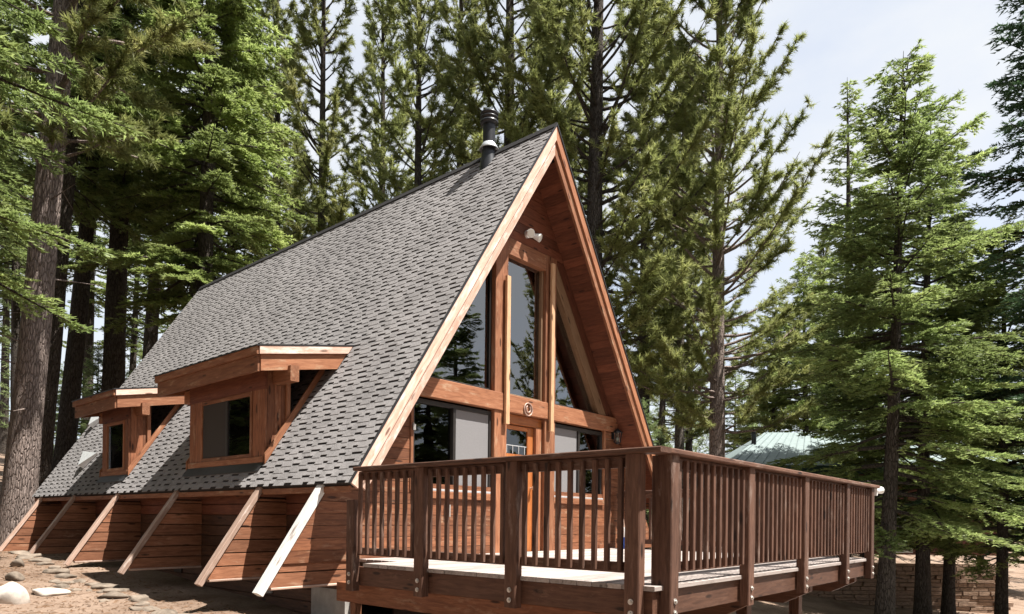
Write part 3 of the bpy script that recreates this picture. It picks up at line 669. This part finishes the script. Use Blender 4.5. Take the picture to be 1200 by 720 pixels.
# needle litter and twigs on the dirt
rg = np.random.RandomState(77); n_ = 5200
lx = rg.uniform(-7.5, -3.6, n_); ly = rg.uniform(-1, 12, n_); lz = gz(lx, ly)+.004; an = rg.uniform(0, 6.28, n_); ll = rg.uniform(.02, .09, n_)*np.where(rg.rand(n_) < .06, 3.5, 1); lw = rg.uniform(.003, .007, n_)
dxy = np.stack([np.cos(an), np.sin(an)], 1); pxy = np.stack([-dxy[:, 1], dxy[:, 0]], 1)
def lp(a, b, h): return np.concatenate([np.stack([lx, ly], 1) + dxy*(ll*a)[:, None] + pxy*(lw*b)[:, None], (lz+h)[:, None]], 1)
V = np.stack([lp(-.5, -1, 0), lp(-.5, 1, 0), lp(.5, 1, .006), lp(.5, -1, .006), lp(0, 0, .012)], 1).reshape(-1, 3)
b_ = np.arange(n_)[:, None]*5; F = np.concatenate([b_ + np.array([[0, 1, 4]]), b_ + np.array([[1, 2, 4]]), b_ + np.array([[2, 3, 4]]), b_ + np.array([[3, 0, 4]])])
lit = obj('needle_litter', mesh_np('needle_litter', V, F), plain('dry_needles', (.14,.08,.045), .9, 0, 3, .5, 0)); tag(lit, 'fallen needles and twigs on the dirt bank', 'litter', None, 'stuff')

# ------------------------------------------------------------------ neighbour house beyond the deck
def at(u, k, z):                         # a spot k metres ahead of the viewer's stand, u metres to the right
    p = CAM + FWD*k + RGT*u; return Vector((p.x, p.y, z))
nh = thing('neighbour_house', 'reddish brown house with pale green metal roof beyond the deck', 'house', at(14, 30, -3.0))
NE, NRt = 27.0, 31.0
eL, eR, ez = 8.35, 20.5, 2.75
def hp(u, k, z): return at(u, k, z)
wl = MB(); wl.prism([hp(eL+.75, NE+.7, -.75), hp(eR-.6, NE+.7, -.75), hp(eR-.6, NE+.7, 2.95), hp(eL+.75, NE+.7, 2.95)], FWD*7); wl = wl.build('wall', M_nwall, nh)
for k in range(18):
    z0 = -.72+k*.2; c0 = hp(eL+.74, NE+.683, z0+.095); c1 = hp(eR-.59, NE+.683, z0+.095); beam('siding_board', wl, M_nwall, c0, c1, .185, .03, (0,0,1), .004)
rf = MB(); 
P = [hp(eL, NE, ez), hp(eR, NE, ez), hp(eR-1.8, NRt, 4.55), hp(eL+3.0, NRt, 4.55)]
rf.add(P + [hp(eL+1.0, NRt+4.5, ez+.2), hp(eR, NRt+4.5, ez+.2)], [(0,1,2,3), (3,2,5,4), (0,3,4), (1,5,2)]); rf = rf.build('roof', M_green, nh)
for k in range(30):
    t = (k+.5)/30; a = P[0].lerp(P[1], t)+Vector((0,0,.02)); b = P[3].lerp(P[2], t)+Vector((0,0,.02)); beam('roof_seam', rf, M_green, a, b, .03, .04, (0,0,1), .004)
m = MB(); m.prism([hp(eL, NE-.02, ez-.32), hp(eR, NE-.02, ez-.32), hp(eR, NE-.02, ez-.01), hp(eL, NE-.02, ez-.01)], FWD*.06); m.build('fascia', M_greenf, rf)
m = MB(); m.prism([hp(eL+.02, NE+.05, ez-.34), hp(eR, NE+.05, ez-.34), hp(eR, NE+.8, ez-.34), hp(eL+.02, NE+.8, ez-.34)], (0,0,.05)); m.build('soffit', M_nwall, rf)
m = MB().lathe(hp(10.3, NRt-1.6, 3.9), [(.1, -.1), (.1, .35), (.16, .36), (.0, .55)], 10); m.build('roof_vent', M_black, rf)
def nwin(u0, u1, z0, z1):
    f = bbox_uv('window', nh, M_white, u0, u1, z1-.06, z1+.02)
    for a in ((u0, u1, z0-.02, z0+.06), (u0, u0+.07, z0+.061, z1-.061), (u1-.07, u1, z0+.061, z1-.061), ((u0+u1)/2-.03, (u0+u1)/2+.03, z0+.061, z1-.061)): bbox_uv('window_frame', f, M_white, *a)
    m = MB(); m.prism([hp(u0+.05, NE+.66, z0), hp(u1-.05, NE+.66, z0), hp(u1-.05, NE+.66, z1), hp(u0+.05, NE+.66, z1)], FWD*.01); m.build('pane', M_glassd, f)
def bbox_uv(nm, par, mat, u0, u1, z0, z1):
    m = MB(); m.prism([hp(u0, NE+.60, z0), hp(u1, NE+.60, z0), hp(u1, NE+.60, z1), hp(u0, NE+.60, z1)], FWD*.09); return m.build(nm, mat, par)
M_glassd = plain('dark_window', (.05,.055,.055), .06, 0, 2, .2, 0, .7)
nwin(12.5, 13.9, 1.65, 2.6); nwin(14.8, 16.1, -.65, .75)
# dry-stone wall under the house
sw = thing('ledgestone_wall', 'low brown ledgestone wall below the neighbour house', 'wall', at(14.5, 25.4, -3.3))
m = MB(); m.prism([hp(11.0, 25.72, -3.4), hp(18.0, 25.72, -3.4), hp(18.0, 25.72, -1.02), hp(11.0, 25.72, -1.02)], FWD*.5); m.build('wall_core', M_stone, sw)
rs = random.Random(3); z = -3.1
stone_me = []
for k in range(8):
    mm = MB(); rg = random.Random(40+k)
    def j(): return rg.uniform(-.02, .02)
    mm.add([(-.5+j(), -.5, -.5+j()*2), (.5+j(), -.5+j(), -.5+j()*2), (.5, .5, -.5), (-.5, .5, -.5), (-.5+j(), -.5+j(), .5+j()*2), (.5+j(), -.5+j(), .5+j()*2), (.5, .5, .5), (-.5, .5, .5)], [(0,3,2,1),(4,5,6,7),(0,1,5,4),(1,2,6,5),(2,3,7,6),(3,0,4,7)])
    me = mesh_py('stone', mm.V, mm.F); me.materials.append(M_stone); stone_me.append(me)
while z < -1.0:
    hh = rs.uniform(.10, .19); u = 11.0
    while u < 18.0:
        ww = rs.uniform(.3, .75); dd = rs.uniform(.16, .26)
        c = at(u+ww/2, 25.72-dd/2+.05, z+hh/2)
        R = Matrix(((RGT.x, FWD.x, 0, c.x), (RGT.y, FWD.y, 0, c.y), (0, 0, 1, c.z), (0,0,0,1)))
        link(bpy.data.objects.new('stone', rs.choice(stone_me)), sw, R @ Matrix.Diagonal((ww-.025, dd, hh-.02, 1))); u += ww
    z += hh

# ------------------------------------------------------------------ trees
def bark(name, c0, c1, c2):
    m, n, p = newmat(name); A = n.nodes.new; K = n.links.new
    tc = A('ShaderNodeTexCoord'); mp = A('ShaderNodeMapping'); mp.inputs['Scale'].default_value = (22, 22, 5.0); K(tc.outputs['Object'], mp.inputs['Vector'])
    nz = A('ShaderNodeTexNoise'); nz.inputs['Scale'].default_value = 1.3; nz.inputs['Detail'].default_value = 8; nz.inputs['Roughness'].default_value = .7; nz.inputs['Distortion'].default_value = .5; K(mp.outputs[0], nz.inputs['Vector'])
    vo = A('ShaderNodeTexVoronoi'); vo.inputs['Scale'].default_value = 1.0; vo.feature = 'DISTANCE_TO_EDGE'; K(mp.outputs[0], vo.inputs['Vector'])
    r = ramp(n, [(.3, c0), (.5, c1), (.72, c2)]); K(nz.outputs['Fac'], r.inputs[0])
    cr = ramp(n, [(.0, (.35,.33,.32)), (.13, (1,1,1))]); K(vo.outputs['Distance'], cr.inputs[0])
    mm = A('ShaderNodeMixRGB'); mm.blend_type = 'MULTIPLY'; mm.inputs[0].default_value = .8; K(r.outputs[0], mm.inputs[1]); K(cr.outputs[0], mm.inputs[2]); K(mm.outputs[0], p.inputs['Base Color'])
    ad = A('ShaderNodeMath'); ad.operation = 'ADD'; K(nz.outputs['Fac'], ad.inputs[0]); K(cr.outputs[0], ad.inputs[1])
    b = A('ShaderNodeBump'); b.inputs['Strength'].default_value = .9; b.inputs['Distance'].default_value = .05; K(ad.outputs[0], b.inputs['Height']); K(b.outputs[0], p.inputs['Normal'])
    p.inputs['Roughness'].default_value = .95; p.inputs['Specular IOR Level'].default_value = .15; return m
B_red = bark('pine_bark', (.17,.13,.112), (.29,.23,.205), (.42,.345,.315))
B_dark = bark('fir_bark', (.045,.036,.030), (.085,.070,.060), (.14,.12,.105))
B_grey = bark('grey_fir_bark', (.10,.085,.072), (.18,.155,.135), (.27,.24,.215))
G_fir = foliage('fir_needles', (.085,.116,.040), (.158,.202,.068), (.250,.285,.105), .55)
G_firl = foliage('light_fir_needles', (.135,.182,.054), (.225,.278,.090), (.320,.360,.140), .55)
G_mid = foliage('mid_fir_needles', (.104,.146,.048), (.182,.232,.078), (.270,.312,.120), .54)
G_shade = foliage('shaded_fir_needles', (.024,.050,.022), (.046,.085,.038), (.085,.125,.058), .38)  # needle colour darkened to carry the shade of the backlit fir
G_pine = foliage('pine_needles', (.120,.145,.046), (.205,.225,.078), (.310,.300,.120), .5)
G_piney = foliage('yellow_pine_needles', (.150,.178,.056), (.235,.260,.092), (.330,.335,.140), .52)
G_far = foliage('far_needles', (.130,.175,.072), (.195,.245,.108), (.260,.300,.145), .5)

def trunk_mesh(rg, Ht, r0, sides=14, rings=22):
    V = []; F = []
    ph = rg.uniform(0, 6.28, 4)
    for i in range(rings+1):
        t = i/rings; z = Ht*t - .35*(i == 0); r = r0*((1-t)**.85*.95+.02) * (1 + .35*math.exp(-t*Ht/.5))
        ox = .10*math.sin(t*5+ph[0])*t; oy = .10*math.sin(t*4+ph[1])*t
        for j in range(sides):
            a = 2*math.pi*j/sides; rr_ = r*(1+.07*math.sin(3*a+ph[2]+z*.4)+.04*math.sin(7*a+z*1.7))
            V.append((ox+rr_*math.cos(a), oy+rr_*math.sin(a), z))
    for i in range(rings):
        for j in range(sides): F.append((i*sides+j, i*sides+(j+1) % sides, (i+1)*sides+(j+1) % sides, (i+1)*sides+j))
    return mesh_np('trunk', np.array(V), np.array(F), True)
def limb(VV, FF, pts, r0):
    n = len(pts); k = 4; b = sum(len(v) for v in VV)
    pts = np.asarray(pts); V = np.zeros((n*k, 3))
    d = pts[-1]-pts[0]; d = d/np.linalg.norm(d); a = np.cross(d, (0, 0, 1.)); a /= np.linalg.norm(a)+1e-9; c = np.cross(d, a)
    for i in range(n):
        r = r0*(1-.85*i/(n-1))
        for j in range(k): V[i*k+j] = pts[i] + (a*math.cos(j*math.pi/2)+c*math.sin(j*math.pi/2))*r
    F = [(b+i*k+j, b+i*k+(j+1) % k, b+(i+1)*k+(j+1) % k, b+(i+1)*k+j) for i in range(n-1) for j in range(k)]
    VV.append(V); FF.extend(F)
def needles(P, D, ln, wd, rg, up_bias=.55):
    """one slim triangle per needle spray at P pointing D"""
    n = len(P); D = D/np.linalg.norm(D, axis=1)[:, None]
    nr = rg.normal(size=(n, 3))*.6 + np.array([0, 0, up_bias]); S = np.cross(D, nr); S /= np.linalg.norm(S, axis=1)[:, None]+1e-9
    wv = S*(wd*rg.uniform(.7, 1.3, n))[:, None]*.5
    tip = P + D*(ln*rg.uniform(.7, 1.3, n))[:, None]
    mid = P + D*(ln*.45)[:, None] if np.ndim(ln) else P + D*ln*.45
    return np.stack([P - wv*.6, mid + wv, tip], 1) if False else np.stack([P - wv, P + wv, tip], 1)
def crown_mesh(name, tris, tint):
    T = np.concatenate(tris); ti = np.repeat(np.concatenate(tint), 3)
    me = mesh_np(name, T.reshape(-1, 3), np.arange(len(T)*3).reshape(-1, 3))
    at_ = me.attributes.new('tint', 'FLOAT', 'POINT'); at_.data.foreach_set('value', ti.astype(np.float32)); return me
def make_fir(seed, Ht, cb, Lmax, step=.30, per=4.6, r0=.30, nl=.13, nw=.040, twig=.09, nd=.05, power=.75, droop=.16, dead=10, flat=.35, gap=.08):
    rg = np.random.RandomState(seed); tris = []; tint = []; LV = []; LF = []
    z = cb
    while z < Ht-.15:
        t = (z-cb)/(Ht-cb)
        for _ in range(int(per) + (rg.rand() < per % 1)):
            if rg.rand() < gap: continue
            zz = z + rg.uniform(-.2, .2)*step*2; az = rg.uniform(0, 2*math.pi)
            Lb = Lmax*((1-t)**power)*rg.uniform(.55, 1.12)*min(1, .55+t*6) + .12
            e0 = math.radians(-12 + 50*t + rg.uniform(-9, 9)); hd = np.array([math.cos(az), math.sin(az), 0])
            ns = 7; s = np.linspace(0, 1, ns)
            dr = droop*(1-t)*rg.uniform(.6, 1.4)
            def cv(s): return np.outer(Lb*s*math.cos(e0), hd) + np.outer(Lb*(math.sin(e0)*s - dr*s*s*1.6 + dr*.9*s**3), [0, 0, 1]) + np.array([0, 0, zz])
            limb(LV, LF, cv(s), .012+.012*Lb)
            nt_ = max(6, int(Lb/twig)); st = rg.uniform(.10, 1.0, nt_)**.8; side = np.where(rg.rand(nt_) < .5, 1, -1)
            lt = np.minimum((.34*Lb*(1-st)+.15)*rg.uniform(.6, 1.25, nt_), .95)
            ang = az + side*np.radians(rg.uniform(32, 68, nt_)); td = np.stack([np.cos(ang), np.sin(ang), rg.uniform(-.30, .12, nt_)], 1)
            p0 = cv(st); cnt = np.maximum(2, (lt/nd).astype(int)); I = np.repeat(np.arange(nt_), cnt)
            f = rg.rand(len(I)); P = p0[I] + td[I]*(lt[I]*f)[:, None]; P[:, 2] -= .18*lt[I]*f*f
            sd = np.where(rg.rand(len(I)) < .5, 1, -1); a2 = ang[I] + sd*np.radians(rg.uniform(8, 55, len(I)))
            D = np.stack([np.cos(a2), np.sin(a2), rg.uniform(-flat, flat, len(I))], 1)
            tris.append(needles(P, D, nl, nw, rg)); b = rg.uniform(.1, .75); tint.append(np.clip(b + rg.uniform(-.18, .28, len(I)), 0, 1))
        z += step*(1-.35*t)
    for _ in range(dead):
        zz = rg.uniform(min(1.5, cb*.4), cb); az = rg.uniform(0, 6.28); Lb = rg.uniform(.2, .7); hd = np.array([math.cos(az), math.sin(az), rg.uniform(-.6, -.1)]); limb(LV, LF, np.array([0, 0, zz]) + np.outer(np.linspace(0, Lb, 4), hd), .018)
    return dict(trunk=trunk_mesh(rg, Ht, r0), branches=mesh_np('branches', np.concatenate(LV), np.array(LF)), crown=crown_mesh('crown', tris, tint))
def make_pine(seed, Ht, cb, Lmax, step=.42, per=3.6, r0=.32, sweep=.30, e_lo=-5, e_hi=58, tl=.21, tw=.034, ntuft=18, sub=.15, dead=14, gap=.1):
    rg = np.random.RandomState(seed); tris = []; tint = []; LV = []; LF = []
    z = cb
    while z < Ht-.2:
        t = (z-cb)/(Ht-cb)
        for _ in range(int(per) + (rg.rand() < per % 1)):
            if rg.rand() < gap: continue
            zz = z + rg.uniform(-.5, .5)*step; az = rg.uniform(0, 2*math.pi)
            Lb = Lmax*((1-t)**.62)*rg.uniform(.5, 1.15)*min(1, .6+t*4) + .2
            e0 = math.radians(e_lo + (e_hi-e_lo)*t + rg.uniform(-12, 12)); hd = np.array([math.cos(az), math.sin(az), 0]); sw_ = sweep*rg.uniform(.5, 1.4)
            def cv(s): return np.outer(Lb*s*math.cos(e0), hd) + np.outer(Lb*(math.sin(e0)*s + sw_*s*s), [0, 0, 1]) + np.array([0, 0, zz])
            limb(LV, LF, cv(np.linspace(0, 1, 6)), .014+.014*Lb)
            nb_ = max(5, int(Lb/sub)); st = rg.uniform(.28, 1.0, nb_)**.75; p0 = cv(st)
            ang = az + rg.normal(size=nb_)*.95; bd = np.stack([np.cos(ang), np.sin(ang), rg.uniform(-.15, .95, nb_)], 1); bl = rg.uniform(.12, .55, nb_)*(1.15-.45*st)
            I = np.repeat(np.arange(nb_), 2); C = p0[I] + bd[I]*(bl[I]*np.tile([1., .5], nb_))[:, None]
            for q in range(0, nb_, 3): limb(LV, LF, np.stack([p0[q], p0[q]+bd[q]*bl[q]]), .010)
            J = np.repeat(np.arange(len(C)), ntuft); D = bd[I][J]/np.linalg.norm(bd[I][J], axis=1)[:, None]*.75 + rg.normal(size=(len(J), 3))*.55
            P = C[J] - bd[I][J]*(rg.uniform(0, .16, len(J)))[:, None]
            tris.append(needles(P, D, tl, tw, rg, .2)); b = rg.uniform(.1, .7, len(C)); tint.append(np.clip(b[J] + rg.uniform(-.15, .25, len(J)), 0, 1))
        z += step*(1-.3*t)
    for _ in range(dead):
        zz = rg.uniform(cb*.35, cb+1); az = rg.uniform(0, 6.28); Lb = rg.uniform(.5, 1.9); hd = np.array([math.cos(az), math.sin(az), rg.uniform(-.15, .25)]); limb(LV, LF, np.array([0, 0, zz]) + np.outer(np.linspace(0, Lb, 4), hd), .020)
    return dict(trunk=trunk_mesh(rg, Ht, r0), branches=mesh_np('branches', np.concatenate(LV), np.array(LF)), crown=crown_mesh('crown', tris, tint))
PROTO = {
    'F1': make_fir(1, 24, 6.2, 3.6, step=.44, per=4.2, nl=.15, nw=.046, twig=.040, nd=.020, r0=.30, droop=.22),
    'F2': make_fir(2, 15, 2.9, 4.1, step=.38, per=4.4, nl=.13, nw=.040, twig=.046, nd=.026, r0=.22, power=.68, gap=.2),
    'F3': make_fir(3, 23, 9.0, 2.7, step=.46, per=3.8, nl=.17, nw=.055, twig=.06, nd=.03, r0=.30, dead=26),
    'F4': make_fir(4, 17, 2.6, 3.4, step=.42, per=4.2, nl=.11, nw=.034, twig=.042, nd=.024, r0=.26, droop=.24),
    'F5': make_fir(14, 18, 4.4, 3.2, step=.40, per=4.6, nl=.11, nw=.034, twig=.038, nd=.020, r0=.26, droop=.26),
    'P1': make_pine(5, 27, 7.5, 3.6, r0=.36, step=.46, ntuft=34, tw=.025, sub=.13, tl=.18, gap=.2),
    'P2': make_pine(6, 26, 6.0, 3.0, sweep=.42, e_lo=8, e_hi=66, r0=.30, step=.48, ntuft=34, tw=.025, sub=.13, tl=.18, gap=.2),
    'P3': make_pine(8, 25, 5.5, 4.2, step=.42, per=4.0, sweep=.5, e_lo=-8, e_hi=60, r0=.32, tw=.025, tl=.18, sub=.10, ntuft=32, gap=.1),
}
def tree(name, proto, pos, label, needles_mat, bark_mat, s=1.0, rz=0, lean=0, tr=1.0, group=None, sink=.1):
    x, y = pos; z0 = gzf(x, y)-sink
    M = Matrix.Translation((x, y, z0)) @ Matrix.Rotation(lean, 4, FWD) @ Matrix.Rotation(rz, 4, 'Z') @ Matrix.Scale(s, 4)
    t = thing(name, label, 'tree', None, group, M)
    for part in ('trunk', 'branches', 'crown'):
        me = PROTO[proto][part]
        if not me.materials: me.materials.append(None)
        o = bpy.data.objects.new(part, me); o.material_slots[0].link = 'OBJECT'; o.material_slots[0].material = needles_mat if part == 'crown' else bark_mat
        link(o, t, M @ Matrix.Diagonal((tr, tr, 1, 1)) if part == 'trunk' else M)
        if part != 'trunk': o['kind'] = 'stuff'
    return t
def spot(px, k):                          # metres along the view from the viewer's stand
    p = CAM + FWD*k + RGT*((px-600)/806.09*k); return (p.x, p.y)
rt_ = random.Random(21)
TREES = [
 # name, proto, column, distance, needles, bark, scale, lean, trunk, label
 ('fir_tree','F5',-132,9.8,G_mid,B_dark,1.0,.0,1,'light green fir whose boughs hang in at the left edge'),
 ('pine_tree','P1',17,14.9,G_pine,B_red,1.12,.085,.82,'thick reddish pine trunk at the left edge beside the cabin'),
 ('fir_tree','F3',40,19.5,G_fir,B_dark,1.05,.085,.95,'dark slim fir trunk just right of the thick reddish pine'),
 ('fir_tree','F3',70,22.5,G_fir,B_dark,1.08,.085,1.0,'leaning dark fir trunk above the far corner of the roof'),
 ('fir_tree','F3',128,23,G_fir,B_dark,1.1,.03,1.25,'stout dark fir trunk behind the small dormer'),
 ('fir_tree','F3',166,28,G_fir,B_dark,1.05,.04,1.1,'shaded fir trunk between the stout dark fir and the pale leaning fir'),
 ('fir_tree','F3',196,22,G_firl,B_grey,1.1,.11,.85,'pale grey fir trunk leaning right behind the roof'),
 ('fir_tree','F1',236,20.5,G_firl,B_dark,1.0,.0,1.0,'broad bright green fir above the back of the roof'),
 ('fir_tree','F3',268,30,G_fir,B_dark,1.05,.0,1,'dark fir partly hidden behind the broad bright fir'),
 ('pine_tree','P2',318,31,G_pine,B_dark,1.05,.0,1,'olive pine between the broad bright fir and the slim straight pine'),
 ('pine_tree','P2',373,26,G_pine,B_dark,1.0,.0,.75,'slim straight dark-trunked pine over the middle of the roof ridge'),
 ('pine_tree','P2',442,30,G_piney,B_dark,1.0,.0,.9,'yellow green pine left of the flue with sky beside it'),
 ('pine_tree','P2',486,25,G_piney,B_dark,.98,.0,.8,'narrow yellow green pine standing nearest the flue on its left'),
 ('pine_tree','P1',536,33,G_pine,B_dark,1.1,.0,1,'tall olive pine rising behind the flue'),
 ('pine_tree','P1',592,25,G_pine,B_dark,1.05,.0,1,'large pine directly right of the flue'),
 ('pine_tree','P3',640,35,G_pine,B_dark,1.1,.0,1,'pine rising behind the gable peak'),
 ('pine_tree','P3',694,22,G_piney,B_dark,1.08,.0,1.15,'big open-branched pine right of the gable peak'),
 ('pine_tree','P1',752,31,G_pine,B_dark,1.0,.0,1,'pine between the open-branched pine and the twin trunks'),
 ('pine_tree','P2',795,30,G_pine,B_grey,.8,.0,1.1,'greyer left trunk of the paired pines behind the deck corner'),
 ('pine_tree','P2',806,31,G_pine,B_dark,.85,.0,.8,'thinner dark right trunk of the paired pines behind the deck corner'),
 ('pine_tree','P3',841,22,G_piney,B_red,.95,-.01,1.0,'tall pine with upswept yellow green boughs behind the deck railing'),
 ('fir_tree','F3',990,36,G_firl,B_dark,1.12,.0,1,'thin-topped fir left of the two pointed firs'),
 ('fir_tree','F2',1037,17.6,G_mid,B_dark,1.0,.03,1.0,'full pointed fir with bare lower trunk just past the deck end'),
 ('fir_tree','F2',1018,26,G_mid,B_dark,1.05,.0,1,'mid green fir filling in left of the full pointed fir'),
 ('fir_tree','F2',1082,22,G_mid,B_dark,1.08,.0,1,'broad fir close behind the full pointed fir on its right'),
 ('fir_tree','F2',1112,24,G_firl,B_dark,.95,.0,1,'lighter green fir right of the full pointed fir'),
 ('fir_tree','F2',1175,21,G_firl,B_dark,.85,.0,1,'small light green fir near the right edge'),
 ('fir_tree','F4',1236,20,G_shade,B_dark,1.35,.0,1,'dark fir whose layered boughs reach in from the right edge'),
 ('fir_tree','F2',942,41,G_firl,B_dark,1.2,.0,1,'rounded light green fir between the upswept pine and the thin-topped fir'),
 ('fir_tree','F2',905,44,G_piney,B_dark,1.1,.0,1,'yellow green fir close behind the upswept pine'),
 ('pine_tree','P2',962,43,G_pine,B_dark,.75,.0,1,'slim distant pine in the sky gap left of the thin-topped fir'),
 ('pine_tree','P2',905,42,G_piney,B_dark,.55,.0,1,'short distant pine above the green metal roof'),
]
for i, (nm, pr, px, k, gm, bk, s, ln, trk, lab) in enumerate(TREES):
    tree(nm, pr, spot(px, k), lab, gm, bk, s, rt_.uniform(0, 6.28), ln, trk)
# more forest behind
fill = [(-30,30),(20,34),(100,36),(150,40),(225,36),(345,40),(465,44),(560,46),(665,46),(770,45),(-120,24),(-60,38),(-18,27),(4,44),(35,50)]
for i, (px, k) in enumerate(fill):
    pn = px > 280
    tree('pine_tree' if pn else 'fir_tree', rt_.choice(['P1', 'P2', 'P3']) if pn else 'F3', spot(px, k), 'olive pine in the second rank of trees behind the roof ridge' if pn else 'dark fir in the second rank of trees at the left', G_pine if pn else G_fir, B_dark,
         rt_.uniform(.85, 1.05), rt_.uniform(0, 6.28), rt_.uniform(-.02, .03), 1, 'second rank pines behind the ridge' if pn else 'second rank firs at the left')
for i, (px, k, s) in enumerate([(85,27,.36),(112,30,.42),(60,33,.4),(150,33,.38),(185,34,.35),(750,27,.42),(770,33,.4),(735,36,.45)]):
    tree('fir_sapling', 'F2', spot(px, k), 'pale green young fir growing under the tall trees at the left' if px < 300 else 'pale green young fir behind the deck railing', G_far, B_dark, s, rt_.uniform(0, 6.28), 0, 1, 'saplings at the left' if px < 300 else 'saplings behind the deck')
for i, (px, k) in enumerate([(965,48),(1012,42),(1080,38),(1150,36),(1210,33),(860,52),(1030,50),(880,50)]):
    tree('fir_tree', 'F2', spot(px, k), 'light green fir in the far rank behind the neighbour house', G_far, B_dark, rt_.uniform(.75, .95), rt_.uniform(0, 6.28), 0, 1, 'far firs behind the neighbour house')
# unseen trees: some mirrored in the windows, ring and row added to dim skylight
for i, (x, y, pr, s) in enumerate([(7,-20,'F1',.9),(13.5,-17,'F1',.8),(25,-15,'P1',.85),(29,-18,'F1',.9),(13,-23,'F3',.95),(17,-24,'P1',.9),(23,-25,'F1',1.0),(28,-22,'P2',.95),(10,-25,'P1',1),(2,-22,'F1',.95),(-4,-19,'F3',1),(-20,-4,'F1',.95),(-18,3,'P1',.9),(-22,9,'F1',1)] + [(CAM.x+rt_.uniform(15,24)*math.cos(a), CAM.y+rt_.uniform(17,26)*math.sin(a), rt_.choice(['F1','F3','P1','P3']), rt_.uniform(.85,1.05)) for a in np.radians(np.arange(105, 300, 9.0))] + [(-8.5,17,'F1',.95),(-9.5,24,'P1',1),(-12,14,'F1',1),(-14,21,'F3',1),(-10,31,'F1',1.1),(-10.2,15.5,'F2',1.0),(-12.8,21,'F2',1.1),(-8.8,12,'F2',.8),(-7.6,20,'F2',1.0),(-16,26,'F2',1.1),(-17,27,'P1',1)] + [(-14.5+(k % 2)*1.3, -13+k*3.1, 'F1', .85+.04*(k % 3)) for k in range(8)]):
    tree('fir_tree' if pr[0] == 'F' else 'pine_tree', pr, (x, y), 'unseen conifer across the clearing, mirrored in the windows or added to block skylight', G_fir if pr[0] == 'F' else G_pine, B_dark, s, rt_.uniform(0, 6.28), 0, 1, 'trees across the clearing')
# the wood beyond, one mass
rg = np.random.RandomState(99); base = PROTO['P1']['crown']; nv = len(base.vertices)
co = np.empty(nv*3, np.float32); base.vertices.foreach_get('co', co); co = co.reshape(-1, 3, 3)
tri_sel = co[rg.choice(len(co), 5200, replace=False)]
cen = tri_sel.mean(1, keepdims=True); tri_sel = cen + (tri_sel-cen)*2.6
TT = []
for i in range(64):
    a = rg.uniform(-math.radians(55), math.radians(52)); k = rg.uniform(50, 95); p = CAM + FWD*k*math.cos(a) + RGT*k*math.sin(a)
    s = rg.uniform(.5, .8); c_, s_ = math.cos(i), math.sin(i); T = tri_sel*np.array([s, s, s*.95]); T = T @ np.array([[c_, -s_, 0], [s_, c_, 0], [0, 0, 1]]).T
    TT.append(T + np.array([p.x, p.y, gzf(p.x, p.y)-3.5]))
TT = np.concatenate(TT)
fw = obj('far_forest', crown_mesh('far_forest', [TT], [rg.uniform(.2, .8, len(TT))]), G_far); tag(fw, 'hazy mass of conifers in the distance', 'forest', None, 'stuff')
